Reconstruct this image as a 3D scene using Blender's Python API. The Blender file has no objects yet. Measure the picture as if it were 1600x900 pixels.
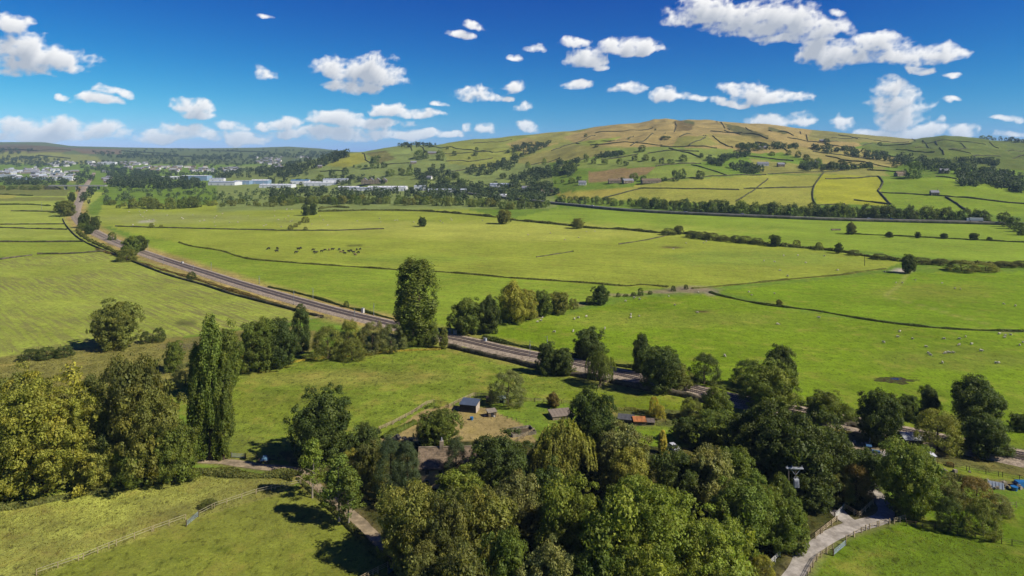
import bpy, bmesh, math, random
import numpy as np
from mathutils import Vector, Matrix

# ------------------------------------------------------------------ camera, sky, sun, exposure
SC = bpy.context.scene
COL = SC.collection
F = 1067.0           # focal length in photo pixels (photo is 1600 wide)
HC = 80.0            # drone height above the valley floor
HY = 240.0           # eye level in the photo
cam_d = bpy.data.cameras.new('camera'); cam = bpy.data.objects.new('camera', cam_d); COL.objects.link(cam)
cam.location = (0, 0, HC); cam.rotation_euler = (math.radians(90), 0, 0)
cam_d.sensor_width = 36.0; cam_d.lens = 36.0 * F / 1600.0; cam_d.shift_y = -(450 - HY) / 1600.0
cam_d.clip_start = 0.5; cam_d.clip_end = 60000
SC.camera = cam
SUN_EL, SUN_AZ = math.radians(42), math.radians(112)      # azimuth clockwise from +Y (view direction)
SC.view_settings.view_transform = 'Standard'; SC.view_settings.look = 'None'
SC.view_settings.exposure = 0.75; SC.view_settings.gamma = 1.0
SC.view_settings.use_curve_mapping = False
SC.cycles.max_bounces = 6; SC.cycles.diffuse_bounces = 3; SC.cycles.glossy_bounces = 2
SC.cycles.transmission_bounces = 3; SC.cycles.volume_bounces = 0; SC.cycles.transparent_max_bounces = 6
SC.cycles.use_denoising = True
SC.cycles.use_adaptive_sampling = True; SC.cycles.adaptive_threshold = 0.015
try: SC.cycles.denoiser = 'OPENIMAGEDENOISE'
except Exception: pass

sun_d = bpy.data.lights.new('sun', 'SUN'); sun = bpy.data.objects.new('sun', sun_d); COL.objects.link(sun)
sdir = Vector((math.cos(SUN_EL)*math.sin(SUN_AZ), math.cos(SUN_EL)*math.cos(SUN_AZ), math.sin(SUN_EL)))
sun.rotation_euler = (-sdir).to_track_quat('-Z', 'Y').to_euler(); sun.location = (300, 0, 300)
sun_d.energy = 4.4; sun_d.angle = math.radians(0.53); sun_d.color = (1.0, 0.93, 0.82)

world = bpy.data.worlds.new('World'); SC.world = world; world.use_nodes = True
SKY_S = 0.095
SKY_TINT = (0.28, 0.57, 0.88)
CLOUD_S = 0.63

class NT:
    """tiny node-tree helper"""
    def __init__(s, nt): s.nt = nt; s.n = nt.nodes; s.l = nt.links
    def add(s, t, **kw):
        n = s.n.new(t)
        for k, v in kw.items():
            setattr(n, k, v)
        return n
    def put(s, sock, v):
        if v is None: return
        if hasattr(v, 'is_output'): s.l.new(v, sock)
        else: sock.default_value = v
    def math(s, op, a, b=None, c=None, clamp=False):
        n = s.add('ShaderNodeMath', operation=op, use_clamp=clamp)
        for i, v in enumerate((a, b, c)): s.put(n.inputs[i], v)
        return n.outputs[0]
    def vec(s, op, a, b=None, c=None):
        n = s.add('ShaderNodeVectorMath', operation=op)
        for i, v in enumerate((a, b, c)): s.put(n.inputs[i], v)
        return n.outputs['Value'] if op in ('DOT_PRODUCT', 'LENGTH', 'DISTANCE') else n.outputs[0]
    def mix(s, f, a, b, mode='MIX'):
        n = s.add('ShaderNodeMix', data_type='RGBA', blend_type=mode)
        s.put(n.inputs[0], f); s.put(n.inputs[6], a); s.put(n.inputs[7], b)
        return n.outputs[2]
    def ramp(s, v, a, b, c=0.0, d=1.0, smooth=True):
        n = s.add('ShaderNodeMapRange', interpolation_type='SMOOTHSTEP' if smooth else 'LINEAR')
        s.put(n.inputs[0], v)
        for i, x in zip((1, 2, 3, 4), (a, b, c, d)): n.inputs[i].default_value = x
        return n.outputs[0]
    def noise(s, vec, scale, detail=4, rough=0.55, out=0):
        n = s.add('ShaderNodeTexNoise'); s.put(n.inputs['Vector'], vec)
        n.inputs['Scale'].default_value = scale; n.inputs['Detail'].default_value = detail
        n.inputs['Roughness'].default_value = rough
        return n.outputs[out]

def sky_dir(x, y):
    u = (x - 800) / F; az = math.atan(u); el = math.atan((HY - y) / F * math.cos(az))
    return az, el

# cumulus clouds: photo centre x, y, half width, half height
CLOUDS = [
 (25,72,48,22),(75,92,62,20),(35,100,60,15),(100,100,30,14),(15,30,24,14),(36,26,14,9),
 (148,160,27,9),(180,143,23,10),(88,155,18,6),(300,170,28,11),(310,181,26,7),(414,112,17,11),
 (530,108,36,17),(570,112,56,24),(600,118,44,17),(632,116,18,11),(560,132,48,12),
 (530,188,40,17),(575,196,66,10),(610,170,34,15),(645,178,44,9),
 (420,28,14,6),(742,40,17,8),(725,54,22,6),
 (30,205,36,14),(85,203,40,14),(135,208,44,12),(60,217,80,8),(190,214,18,8),(285,210,38,14),(250,218,36,8),(370,198,26,9),(330,214,30,7),
 (385,215,40,10),(440,194,34,10),(450,210,24,9),(500,210,40,10),(545,212,40,12),(590,213,34,11),(640,216,30,9),(660,214,26,7),
 (747,143,30,13),(775,148,20,7),(803,132,18,10),(795,150,16,6),(827,165,17,11),(695,160,14,6),(834,198,16,12),(733,203,12,8),(762,207,16,9),(700,215,34,6),
 (836,76,14,8),(812,88,14,7),(888,72,26,11),(910,92,34,12),(932,104,16,6),(985,74,46,15),(1005,82,36,8),(903,129,22,10),(983,142,25,12),
 (1050,150,30,12),(1095,154,16,8),(1122,156,18,8),(1165,140,32,16),(1200,152,54,13),(1145,160,26,6),
 (1100,20,52,24),(1160,28,66,30),(1190,50,60,14),(1235,40,54,26),(1285,48,44,22),(1310,17,13,9),(1230,64,48,10),
 (1290,82,40,16),(1330,92,50,18),(1380,72,42,18),(1400,93,56,15),(1440,108,30,8),(1475,86,34,12),(1490,124,16,8),
 (1386,140,24,13),(1390,160,34,22),(1405,182,42,18),(1360,205,28,9),(1410,206,60,12),(1450,204,26,10),(1340,210,20,7),
 (1200,186,30,10),(1242,185,24,13),(1312,192,22,12),(1480,165,12,5),(1490,161,18,4),(1505,212,28,8),(1574,188,16,5),(1592,186,12,7),(1475,190,8,6),(1190,205,26,5),(1590,212,20,6),
]
def build_world():
    T = NT(world.node_tree); T.n.clear()
    sky = T.add('ShaderNodeTexSky', sky_type='NISHITA')
    sky.sun_disc = False; sky.sun_elevation = SUN_EL; sky.sun_rotation = SUN_AZ
    sky.altitude = 200; sky.air_density = 1.0; sky.dust_density = 0.2; sky.ozone_density = 3.0
    k = 1.68 * SKY_S                        # grade the clear sky: deep blue overhead, pale towards the horizon
    sp = T.add('ShaderNodeSeparateColor'); T.l.new(T.vec('MULTIPLY', sky.outputs[0], tuple(c * k for c in SKY_TINT)), sp.inputs[0])
    r = T.math('MINIMUM', T.math('MULTIPLY', T.math('POWER', sp.outputs[0], 3.6), 17.0), 0.9)
    g = T.math('MINIMUM', T.math('MULTIPLY', T.math('POWER', sp.outputs[1], 2.15), 1.22), 0.9)
    bl = T.math('MINIMUM', T.math('MULTIPLY_ADD', sp.outputs[2], 0.53, T.math('MULTIPLY', T.math('SQRT', r), 0.74)), 1.1)
    cbn = T.add('ShaderNodeCombineColor')
    for i, c in enumerate((r, g, bl)): T.l.new(T.math('DIVIDE', c, k), cbn.inputs[i])
    t2 = cbn.outputs[0]
    b1 = T.add('ShaderNodeBackground'); T.l.new(t2, b1.inputs[0]); b1.inputs[1].default_value = SKY_S
    out = T.add('ShaderNodeOutputWorld'); T.l.new(b1.outputs[0], out.inputs[0])
build_world()
world.cycles.sampling_method = 'MANUAL'; world.cycles.sample_map_resolution = 512

# ------------------------------------------------------------------ colours and materials
ALB = 0.60
def lin(c):
    c /= 255.0
    return c / 12.92 if c <= 0.04045 else ((c + 0.055) / 1.055) ** 2.4
def col(r, g, b, k=None):
    k = ALB if k is None else k
    return (lin(r) * k, lin(g) * k, lin(b) * k, 1.0)

MATS = {}
def mat(name, rgb, rough=0.85, var=0.25, scale=1.5, spec=0.25, metallic=0.0, bump=0.0, tint2=None, space='Object'):
    if name in MATS: return MATS[name]
    m = bpy.data.materials.new(name); m.use_nodes = True; T = NT(m.node_tree)
    b = T.n['Principled BSDF']; b.inputs['Roughness'].default_value = rough
    b.inputs['Specular IOR Level'].default_value = spec; b.inputs['Metallic'].default_value = metallic
    tc = T.add('ShaderNodeTexCoord')
    n1 = T.noise(tc.outputs[space], scale, 5, 0.6)
    base = rgb if len(rgb) == 4 else (*rgb, 1)
    c = base
    if tint2: c = T.mix(T.ramp(T.noise(tc.outputs[space], scale * 0.35, 4, 0.6), 0.4, 0.62), base, tint2 if len(tint2) == 4 else (*tint2, 1))
    v = T.ramp(n1, 0.3, 0.7, 1 - var, 1 + var, smooth=False)
    mx = T.vec('SCALE', c if hasattr(c, 'is_output') else None)
    n = mx.node
    if not hasattr(c, 'is_output'): n.inputs[0].default_value = base[:3]
    T.l.new(v, n.inputs['Scale']); T.l.new(mx, b.inputs['Base Color'])
    if bump:
        bn = T.add('ShaderNodeBump'); bn.inputs['Strength'].default_value = bump; bn.inputs['Distance'].default_value = 0.1
        T.l.new(n1, bn.inputs['Height']); T.l.new(bn.outputs[0], b.inputs['Normal'])
    MATS[name] = m
    return m

# ------------------------------------------------------------------ object helpers
def tag(o, label=None, cat=None, group=None, kind=None):
    if label: o['label'] = label
    if cat: o['category'] = cat
    if group: o['group'] = group
    if kind: o['kind'] = kind
    return o
def thing(name, label, cat, loc=(0, 0, 0), rz=0.0, group=None, scale=None):
    o = bpy.data.objects.new(name, None); COL.objects.link(o)
    o.location = loc; o.rotation_euler = (0, 0, rz); o.empty_display_size = 0.2
    if scale: o.scale = scale
    return tag(o, label, cat, group)
def obj(name, me, parent=None, loc=None, rz=None):
    o = bpy.data.objects.new(name, me); COL.objects.link(o)
    if parent: o.parent = parent
    if loc: o.location = loc
    if rz is not None: o.rotation_euler = (0, 0, rz)
    return o

class MB:
    """collects boxes, bars and prisms into one mesh"""
    def __init__(s): s.v = []; s.f = []; s.m = []
    def poly(s, pts, mi=0):
        k = len(s.v); s.v += [tuple(p) for p in pts]; s.f.append(tuple(range(k, k + len(pts)))); s.m.append(mi); return s
    def hexa(s, lo, hi, mi=0):
        """lo, hi: four corners each, counter-clockwise from above"""
        k = len(s.v); s.v += [tuple(p) for p in lo] + [tuple(p) for p in hi]
        s.f += [(k+3, k+2, k+1, k), (k+4, k+5, k+6, k+7)] + [(k+i, k+(i+1) % 4, k+4+(i+1) % 4, k+4+i) for i in range(4)]
        s.m += [mi] * 6; return s
    def box(s, x0, x1, y0, y1, z0, z1, mi=0, taper=0.0):
        t = taper
        return s.hexa([(x0, y0, z0), (x1, y0, z0), (x1, y1, z0), (x0, y1, z0)],
                      [(x0+t, y0+t, z1), (x1-t, y0+t, z1), (x1-t, y1-t, z1), (x0+t, y1-t, z1)], mi)
    def bar(s, a, b, w, h=None, mi=0):
        a, b = Vector(a), Vector(b); d = b - a
        if d.length < 1e-6: return s
        h = w if h is None else h
        up = Vector((0, 0, 1)) if abs(d.normalized().z) < 0.95 else Vector((0, 1, 0))
        sx = d.cross(up).normalized() * (w / 2); sy = sx.cross(d).normalized() * (h / 2)
        q = lambda p: [p - sx - sy, p - sx + sy, p + sx + sy, p + sx - sy]
        return s.hexa(q(a), q(b), mi)
    def tube(s, a, b, r0, r1=None, n=8, mi=0, caps=True):
        a, b = Vector(a), Vector(b); d = (b - a); r1 = r0 if r1 is None else r1
        dn = d.normalized(); up = Vector((0, 0, 1)) if abs(dn.z) < 0.95 else Vector((0, 1, 0))
        e1 = dn.cross(up).normalized(); e2 = e1.cross(dn); k = len(s.v)
        for p, r in ((a, r0), (b, r1)):
            for i in range(n):
                t = 2 * math.pi * i / n
                s.v.append(tuple(p + e1 * math.cos(t) * r + e2 * math.sin(t) * r))
        for i in range(n):
            j = (i + 1) % n; s.f.append((k+i, k+n+i, k+n+j, k+j)); s.m.append(mi)
        if caps:
            s.f.append(tuple(range(k, k+n))); s.f.append(tuple(range(k+2*n-1, k+n-1, -1))); s.m += [mi, mi]
        return s
    def mesh(s, name, mats, smooth=False):
        me = bpy.data.meshes.new(name); me.from_pydata(s.v, [], s.f)
        for m in (mats if isinstance(mats, (list, tuple)) else [mats]): me.materials.append(m)
        if any(s.m): me.polygons.foreach_set('material_index', s.m)
        if smooth: me.polygons.foreach_set('use_smooth', [True] * len(s.f))
        me.update(); return me
    def build(s, name, mats, parent=None, loc=None, rz=None, smooth=False):
        return obj(name, s.mesh(name, mats, smooth), parent, loc, rz)

def np_mesh(name, verts, quads, mats, attrs=None, smooth=False):
    me = bpy.data.meshes.new(name); nv, nq, k = len(verts), len(quads), quads.shape[1]
    me.vertices.add(nv); me.vertices.foreach_set('co', np.ascontiguousarray(verts, dtype=np.float32).ravel())
    me.loops.add(nq * k); me.loops.foreach_set('vertex_index', np.ascontiguousarray(quads, dtype=np.int32).ravel())
    me.polygons.add(nq); me.polygons.foreach_set('loop_start', np.arange(0, nq * k, k, dtype=np.int32))
    me.polygons.foreach_set('loop_total', np.full(nq, k, dtype=np.int32))
    if smooth: me.polygons.foreach_set('use_smooth', np.ones(nq, dtype=bool))
    me.update(calc_edges=True)
    for (an, kind, data) in (attrs or []):
        a = me.attributes.new(an, kind, 'POINT')
        a.data.foreach_set('color' if kind == 'FLOAT_COLOR' else 'value', np.ascontiguousarray(data, dtype=np.float32).ravel())
    for m in (mats if isinstance(mats, (list, tuple)) else [mats]): me.materials.append(m)
    return me

# ------------------------------------------------------------------ terrain
def _hash(ix, iy, seed):
    h = (ix.astype(np.int64) * 374761393 + iy.astype(np.int64) * 668265263 + seed * 1442695041) & 0xffffffff
    h = ((h ^ (h >> 13)) * 1274126177) & 0xffffffff
    return ((h ^ (h >> 16)) & 0xffff) / 65535.0
def vnoise(x, y, seed=0):
    x = np.asarray(x, float); y = np.asarray(y, float)
    ix, iy = np.floor(x), np.floor(y); fx, fy = x - ix, y - iy
    fx = fx*fx*(3-2*fx); fy = fy*fy*(3-2*fy)
    a, b = _hash(ix, iy, seed), _hash(ix+1, iy, seed); c, d = _hash(ix, iy+1, seed), _hash(ix+1, iy+1, seed)
    return (a*(1-fx)+b*fx)*(1-fy) + (c*(1-fx)+d*fx)*fy
def fbm(x, y, seed=0, octv=4):
    s = 0; a = 0.5
    for i in range(octv):
        s = s + a * (vnoise(x, y, seed + i) - 0.5); x = x * 2.03; y = y * 2.03; a *= 0.5
    return s
def arr(pairs): p = np.array(pairs, float); return p[:, 0], p[:, 1]
CREST = arr([(450,258),(490,249),(520,242),(545,238),(570,236),(600,231),(640,227),(680,226),(700,222),(740,218),(780,215),(830,210),(870,206),(900,203),(940,197),(965,194),(985,191.5),(1000,191),(1012,188),(1022,185.2),(1030,186.2),(1040,185),(1052,186),(1062,188.5),(1072,187.5),(1085,188.8),(1120,191),(1200,196),(1270,204),(1340,209),(1400,214),(1430,217),(1450,215),(1475,212),(1500,213),(1530,217),(1560,222),(1600,224),(1800,226),(2500,230)])
DCR = arr([(-900,2300),(545,2300),(640,2500),(800,2700),(1040,2800),(1200,3000),(1400,3200),(1475,2900),(1600,3100),(2500,3300)])
DFT = arr([(-900,1900),(400,1900),(545,1600),(640,1450),(800,1300),(900,1120),(1040,1040),(1200,980),(1400,930),(1600,920),(2500,900)])
YFAR = arr([(-900,225),(0,222),(70,223),(110,228),(200,230),(300,232),(400,231),(450,229),(500,232),(545,237),(620,240),(1400,236),(1500,222),(1540,219),(1600,219),(2500,222)])
_hx = np.concatenate([[-900, 320, 380, 400], CREST[0]])
_hz = np.concatenate([[0, 0, 10, 20], 80 + (HY - CREST[1]) * np.interp(CREST[0], *DCR) / F])
_gx = np.arange(-900, 2501, 4.0); _gk = np.exp(-(np.arange(-60, 61) * 4 / 55.0) ** 2); _gk /= _gk.sum()
_gz = np.convolve(np.pad(np.interp(_gx, _hx, _hz), 60, mode='edge'), _gk, 'valid')
def tz(X, Y):
    X = np.asarray(X, float); Y = np.asarray(Y, float)
    Ys = np.maximum(Y, 1.0)
    px = np.clip(800 + F * X / Ys, -900, 2500)
    px = np.where(Y > 50, px, 800.0)
    zc = np.interp(px, _hx, _hz); zs = np.interp(px, _gx, _gz); dc = np.interp(px, *DCR); d0 = np.interp(px, *DFT)
    s = np.clip((Y - d0) / (dc - d0), 0, 1)
    w = np.clip((s - 0.55) / 0.45, 0, 1); zc = zs + (zc - zs) * w * w * (3 - 2 * w)
    g = s * (1.25 - 0.25 * s * s) ; g = np.where(s < 0.06, g * s / 0.06, g)
    beyond = np.where(Y > dc, np.exp(-((Y - dc) / 1100.0) ** 2), 1.0)
    n = fbm(X / 260.0, Y / 260.0, 3, 4)
    zh = zc * g * beyond + (n * 52.0 + fbm(X / 95.0, Y / 95.0, 33, 3) * 26.0) * np.clip(s * 2.2, 0, 1) * np.clip((1.12 - s) * 2.5, 0.25, 1) * np.clip(zc / 120.0, 0, 1) * beyond
    zf = 80 + (HY - np.interp(px, *YFAR)) * 6500 / F
    t = np.clip((Y - 2500) / 1500.0, 0, 1); zv = 35 * t * t * (3 - 2 * t)
    t2 = np.clip((Y - 4000) / 2500.0, 0, 1); zfar = zv + (zf - 35) * t2 * (1.2 - 0.2 * t2 ** 2)
    zfar = zfar + 52 * np.exp(-((px - 50) / 95.0) ** 2 - ((Y - 4650) / 420.0) ** 2)
    zfar = zfar + fbm(X / 500.0, Y / 500.0, 9, 3) * 40 * t2 * (1 - 0.6 * t2)
    z = np.maximum(zh, zfar) + 0.0
    near = np.clip((Y - 60) / 60.0, 0, 1)
    return z + near * 0.5 * fbm(X / 55.0, Y / 55.0, 21, 3)
def gz(x, y): return float(tz(np.array([x]), np.array([y]))[0])
_YS = np.concatenate([np.arange(70, 700, 6.0), np.geomspace(700, 8500, 640)])
def gp(x, y, dz=0.0):
    """photo pixel -> point on the terrain"""
    u = (x - 800) / F; s = (y - HY) / F
    gap = tz(u * _YS, _YS) - (HC - s * _YS)
    i = np.argmax(gap >= 0)
    if gap[i] < 0: i = int(np.argmax(gap[_YS > 1500])) + int((_YS <= 1500).sum()); Y = _YS[i]
    elif i == 0: Y = HC * F / (y - HY)
    else: a, b = gap[i-1], gap[i]; Y = _YS[i-1] + (_YS[i] - _YS[i-1]) * (-a / (b - a))
    X = u * Y
    return Vector((X, Y, gz(X, Y) + dz))
def gpb(xs, ys):
    """many photo pixels at once -> (n,3)"""
    out = []
    for a in range(0, len(xs), 250):
        u = (np.asarray(xs[a:a+250], float)[:, None] - 800) / F; sl = (np.asarray(ys[a:a+250], float)[:, None] - HY) / F
        gap = tz(u * _YS[None], np.broadcast_to(_YS[None], (len(u), len(_YS)))) - (HC - sl * _YS[None])
        i = np.argmax(gap >= 0, 1); miss = gap[np.arange(len(u)), i] < 0; far = np.argmax(np.where(_YS[None] > 1500, gap, -1e9), 1)
        i = np.maximum(i, 1); r = np.arange(len(u)); g0, g1 = gap[r, i-1], gap[r, i]
        Y = _YS[i-1] + (_YS[i] - _YS[i-1]) * np.clip(-g0 / (g1 - g0 + 1e-9), 0, 1); Y = np.where(miss, _YS[far], Y); X = u[:, 0] * Y
        out.append(np.stack([X, Y, tz(X, Y)], 1))
    return np.concatenate(out)
def pxm(p): return F / p[1]            # photo pixels per metre at that depth
def gpl(pts): return [gp(*q) for q in pts]
def smooth_line(pts, step=4.0):
    """Catmull-Rom through ground points, resampled; returns (n,2)"""
    P = np.array([[p[0], p[1]] for p in pts]); n = len(P)
    if n > 2:
        Q = [P[0]]
        for i in range(n - 1):
            p0, p1, p2, p3 = P[max(i-1, 0)], P[i], P[i+1], P[min(i+2, n-1)]
            for t in np.linspace(0, 1, 13)[1:]:
                Q.append(0.5 * ((2*p1) + (-p0+p2)*t + (2*p0-5*p1+4*p2-p3)*t*t + (-p0+3*p1-3*p2+p3)*t**3))
        P = np.array(Q)
    L = np.concatenate([[0], np.cumsum(np.linalg.norm(np.diff(P, axis=0), axis=1))])
    k = max(2, int(L[-1] / step) + 1); t = np.linspace(0, L[-1], k)
    return np.stack([np.interp(t, L, P[:, 0]), np.interp(t, L, P[:, 1])], 1)
def straight_line(pts, step=4.0):
    P = np.array([[p[0], p[1]] for p in pts])
    L = np.concatenate([[0], np.cumsum(np.linalg.norm(np.diff(P, axis=0), axis=1))])
    k = max(2, int(L[-1] / step) + 1); t = np.unique(np.concatenate([np.linspace(0, L[-1], k), L]))
    return np.stack([np.interp(t, L, P[:, 0]), np.interp(t, L, P[:, 1])], 1)
def seg_dist(X, Y, line):
    best = np.full(X.shape, 1e9)
    for a, b in zip(line[:-1], line[1:]):
        d = b - a; L2 = max(float(d @ d), 1e-9)
        t = np.clip(((X - a[0]) * d[0] + (Y - a[1]) * d[1]) / L2, 0, 1)
        best = np.minimum(best, np.hypot(X - a[0] - t * d[0], Y - a[1] - t * d[1]))
    return best
def inside(px, py, poly):
    r = np.zeros(px.shape, bool); n = len(poly)
    for i in range(n):
        (x0, y0), (x1, y1) = poly[i], poly[(i + 1) % n]
        if y0 == y1: continue
        c = ((y0 > py) != (y1 > py)) & (px < (x1 - x0) * (py - y0) / (y1 - y0) + x0)
        r ^= c
    return r

# ------------------------------------------------------------------ the cumulus layer, a glowing dome far outside everything, its light and shade painted
def build_sky():
    rng = random.Random(5); cl = []
    for (x, y, w, h) in CLOUDS:
        a, e = sky_dir(x, y); pk = 0.55 if w < 15 else (0.70 if w < 24 else 0.86)
        cl.append((a, e, w / F * math.cos(a)**1.2 * 1.04, h / F * 1.06, pk))
    for i in range(70):                     # the same sky goes on all round
        a = rng.uniform(0.76, 2*math.pi - 0.76); e = rng.choice([0.02, 0.04, 0.06, 0.1, 0.14, 0.2]) + rng.uniform(0, 0.03)
        w = rng.uniform(0.02, 0.06); cl.append((a, e, w, w * rng.uniform(.3, .45), 0.8))
    fine = np.linspace(-0.74, 0.74, 880); coarse = np.linspace(0.74, 2*math.pi - 0.74, 280)[1:-1]
    def band(azs, els):
        A, E = np.meshgrid(azs, els)                       # rows: elevation
        wx = fbm(A * 18 + 3, E * 26, 201, 3) * 0.045; wy = fbm(A * 18 + 40, E * 26 + 9, 211, 3) * 0.030
        a2, e2 = A + wx, E + wy
        m = np.full(A.shape, -2.0)
        for (a, e, w, h, pk) in cl:
            dy = np.where(e2 > e, (e2 - e) / h, (e2 - e) / (h * 0.75))
            m = np.maximum(m, pk - 0.80 * (((a2 - a) / w) ** 2 + dy ** 2))
        def billow(x, y, seed, o):
            s = 0; k = .5
            for i in range(o):
                s = s + k * (1 - np.abs(2 * vnoise(x, y, seed + i) - 1)); x = x * 2.07 + 3; y = y * 2.07 + 1; k *= .52
            return s
        up = np.clip((m + 0.2), 0, 1)
        n = (billow(A * 62 + wx * 40, E * 78 + wy * 40, 230, 5) - 0.48) * 1.15 + fbm(A * 36, E * 60, 250, 6) * 1.05 + fbm(A * 200, E * 270, 270, 4) * 0.55
        d = m + n
        return A, E, d
    def light(d, da, de):
        """how much cloud lies between each point and the sun (to the right and above)"""
        acc = np.zeros_like(d); wsum = 0
        for k in range(1, 13):
            t = 0.0022 * k; si = int(round(t * 1.0 / de)); sj = int(round(t * 0.55 / da))
            sh = np.full_like(d, -1.0)
            sh[:d.shape[0] - si if si else None, :d.shape[1] - sj if sj else None] = d[si:, sj:]
            acc += np.clip(sh - 0.1, 0, 1.0) * (1.0 if k < 9 else .6); wsum += 1
        return acc / 12
    V, Q, CV, LT, EL = [], [], [], [], []; base = 0
    for azs, els in ((fine, np.linspace(-0.012, 0.262, 165)), (coarse, np.linspace(-0.012, 0.262, 60))):
        if azs is coarse: azs = np.concatenate([[0.74], coarse, [2*math.pi - 0.74]])
        A, E, d = band(azs, els)
        top = np.clip((0.258 - E) / 0.02, 0, 1) if azs is not fine else np.clip((0.262 - E) / 0.004, 0, 1)
        sh = light(d, azs[1] - azs[0], els[1] - els[0])
        R = 26000.0
        P = np.stack([R * np.cos(E) * np.sin(A), R * np.cos(E) * np.cos(A), R * np.sin(E) + HC], -1).reshape(-1, 3)
        nr, nc = A.shape; idx = np.arange(nr * nc).reshape(nr, nc) + base
        q = np.stack([idx[:-1, :-1], idx[:-1, 1:], idx[1:, 1:], idx[1:, :-1]], -1).reshape(-1, 4)
        V.append(P); Q.append(q); CV.append(np.clip((d - 0.0) / 0.95, -1, 1).ravel() * top.ravel()); LT.append(sh.ravel()); EL.append(E.ravel()); base += nr * nc
    V, Q = np.concatenate(V), np.concatenate(Q); CV, LT, EL = map(np.concatenate, (CV, LT, EL))
    m = bpy.data.materials.new('cumulus'); m.use_nodes = True; T = NT(m.node_tree); T.n.clear()
    def att(nm):
        n = T.add('ShaderNodeAttribute'); n.attribute_name = nm; return n.outputs['Fac']
    cover = T.ramp(att('cover'), 0.0, 1.0); sh = T.ramp(att('dense'), 0.05, 0.70, smooth=False)
    cc = T.mix(sh, (1.0, 0.99, 0.975, 1), (0.44, 0.48, 0.55, 1))  # sunlit sides and grey undersides painted into the emission colour
    cc = T.mix(T.ramp(att('elev'), 0.0, 0.085, 0.42, 0.0), cc, (0.56, 0.68, 0.84, 1))  # bluer towards the horizon, haze painted in
    em = T.add('ShaderNodeEmission'); T.l.new(cc, em.inputs[0]); em.inputs[1].default_value = CLOUD_S
    tr = T.add('ShaderNodeBsdfTransparent'); ms = T.add('ShaderNodeMixShader')
    T.l.new(T.math('MULTIPLY', cover, 0.97), ms.inputs[0]); T.l.new(tr.outputs[0], ms.inputs[1]); T.l.new(em.outputs[0], ms.inputs[2])
    o = T.add('ShaderNodeOutputMaterial'); T.l.new(ms.outputs[0], o.inputs[0])
    m.cycles.emission_sampling = 'NONE'
    tag(obj('sky', np_mesh('sky', V, Q, m, [('cover', 'FLOAT', CV), ('dense', 'FLOAT', LT), ('elev', 'FLOAT', EL)], smooth=True)), kind='structure')
build_sky()
# ------------------------------------------------------------------ lines of the place (photo pixels -> ground)
RAIL = smooth_line(gpl([(147,270),(143,277),(137,286),(130,296),(126,310),(120.5,322),(118,332),(122,342),(133,353),(151,364.5),(180,378),(218,393),(262,408),(312,424),(362,440),(402,452),(450,466),(500,480),(550,493),(600,505),(677,524),(725,533),(800,550.5),(907,571),(980,588),(1075,609),(1150,626),(1327,661),(1480,692),(1650,728),(1900,790)]), 4.0)
LANE = smooth_line(gpl([(1160,1040),(1205,955),(1243,897),(1257,872),(1277,852),(1300,836),(1330,824),(1362,815),(1383,807),(1386,798),(1379,786),(1370,776),(1358,760),(1352,740),(1356,722),(1372,712),(1395,706)]), 2.0)
YARD = smooth_line(gpl([(1395,706),(1370,706),(1345,703),(1318,700),(1296,697)]), 2.0)
DRIVE = smooth_line(gpl([(1343,823),(1328,816),(1314,806),(1306,797)]), 1.5)
TRACK = smooth_line(gpl([(250,716),(300,718),(350,722),(400,728.5),(450,734),(470,740),(487,755),(512,776),(540,797),(565,822),(590,847),(625,872),(680,905)]), 2.0)
BYPASS = smooth_line(gpl([(700,300),(800,312),(860,319),(897,322.5),(950,328),(1005,332),(1060,335),(1150,339),(1200,341),(1300,345),(1400,347.5),(1522,350.5),(1600,353),(1760,360),(2000,372)]), 12.0)

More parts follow.
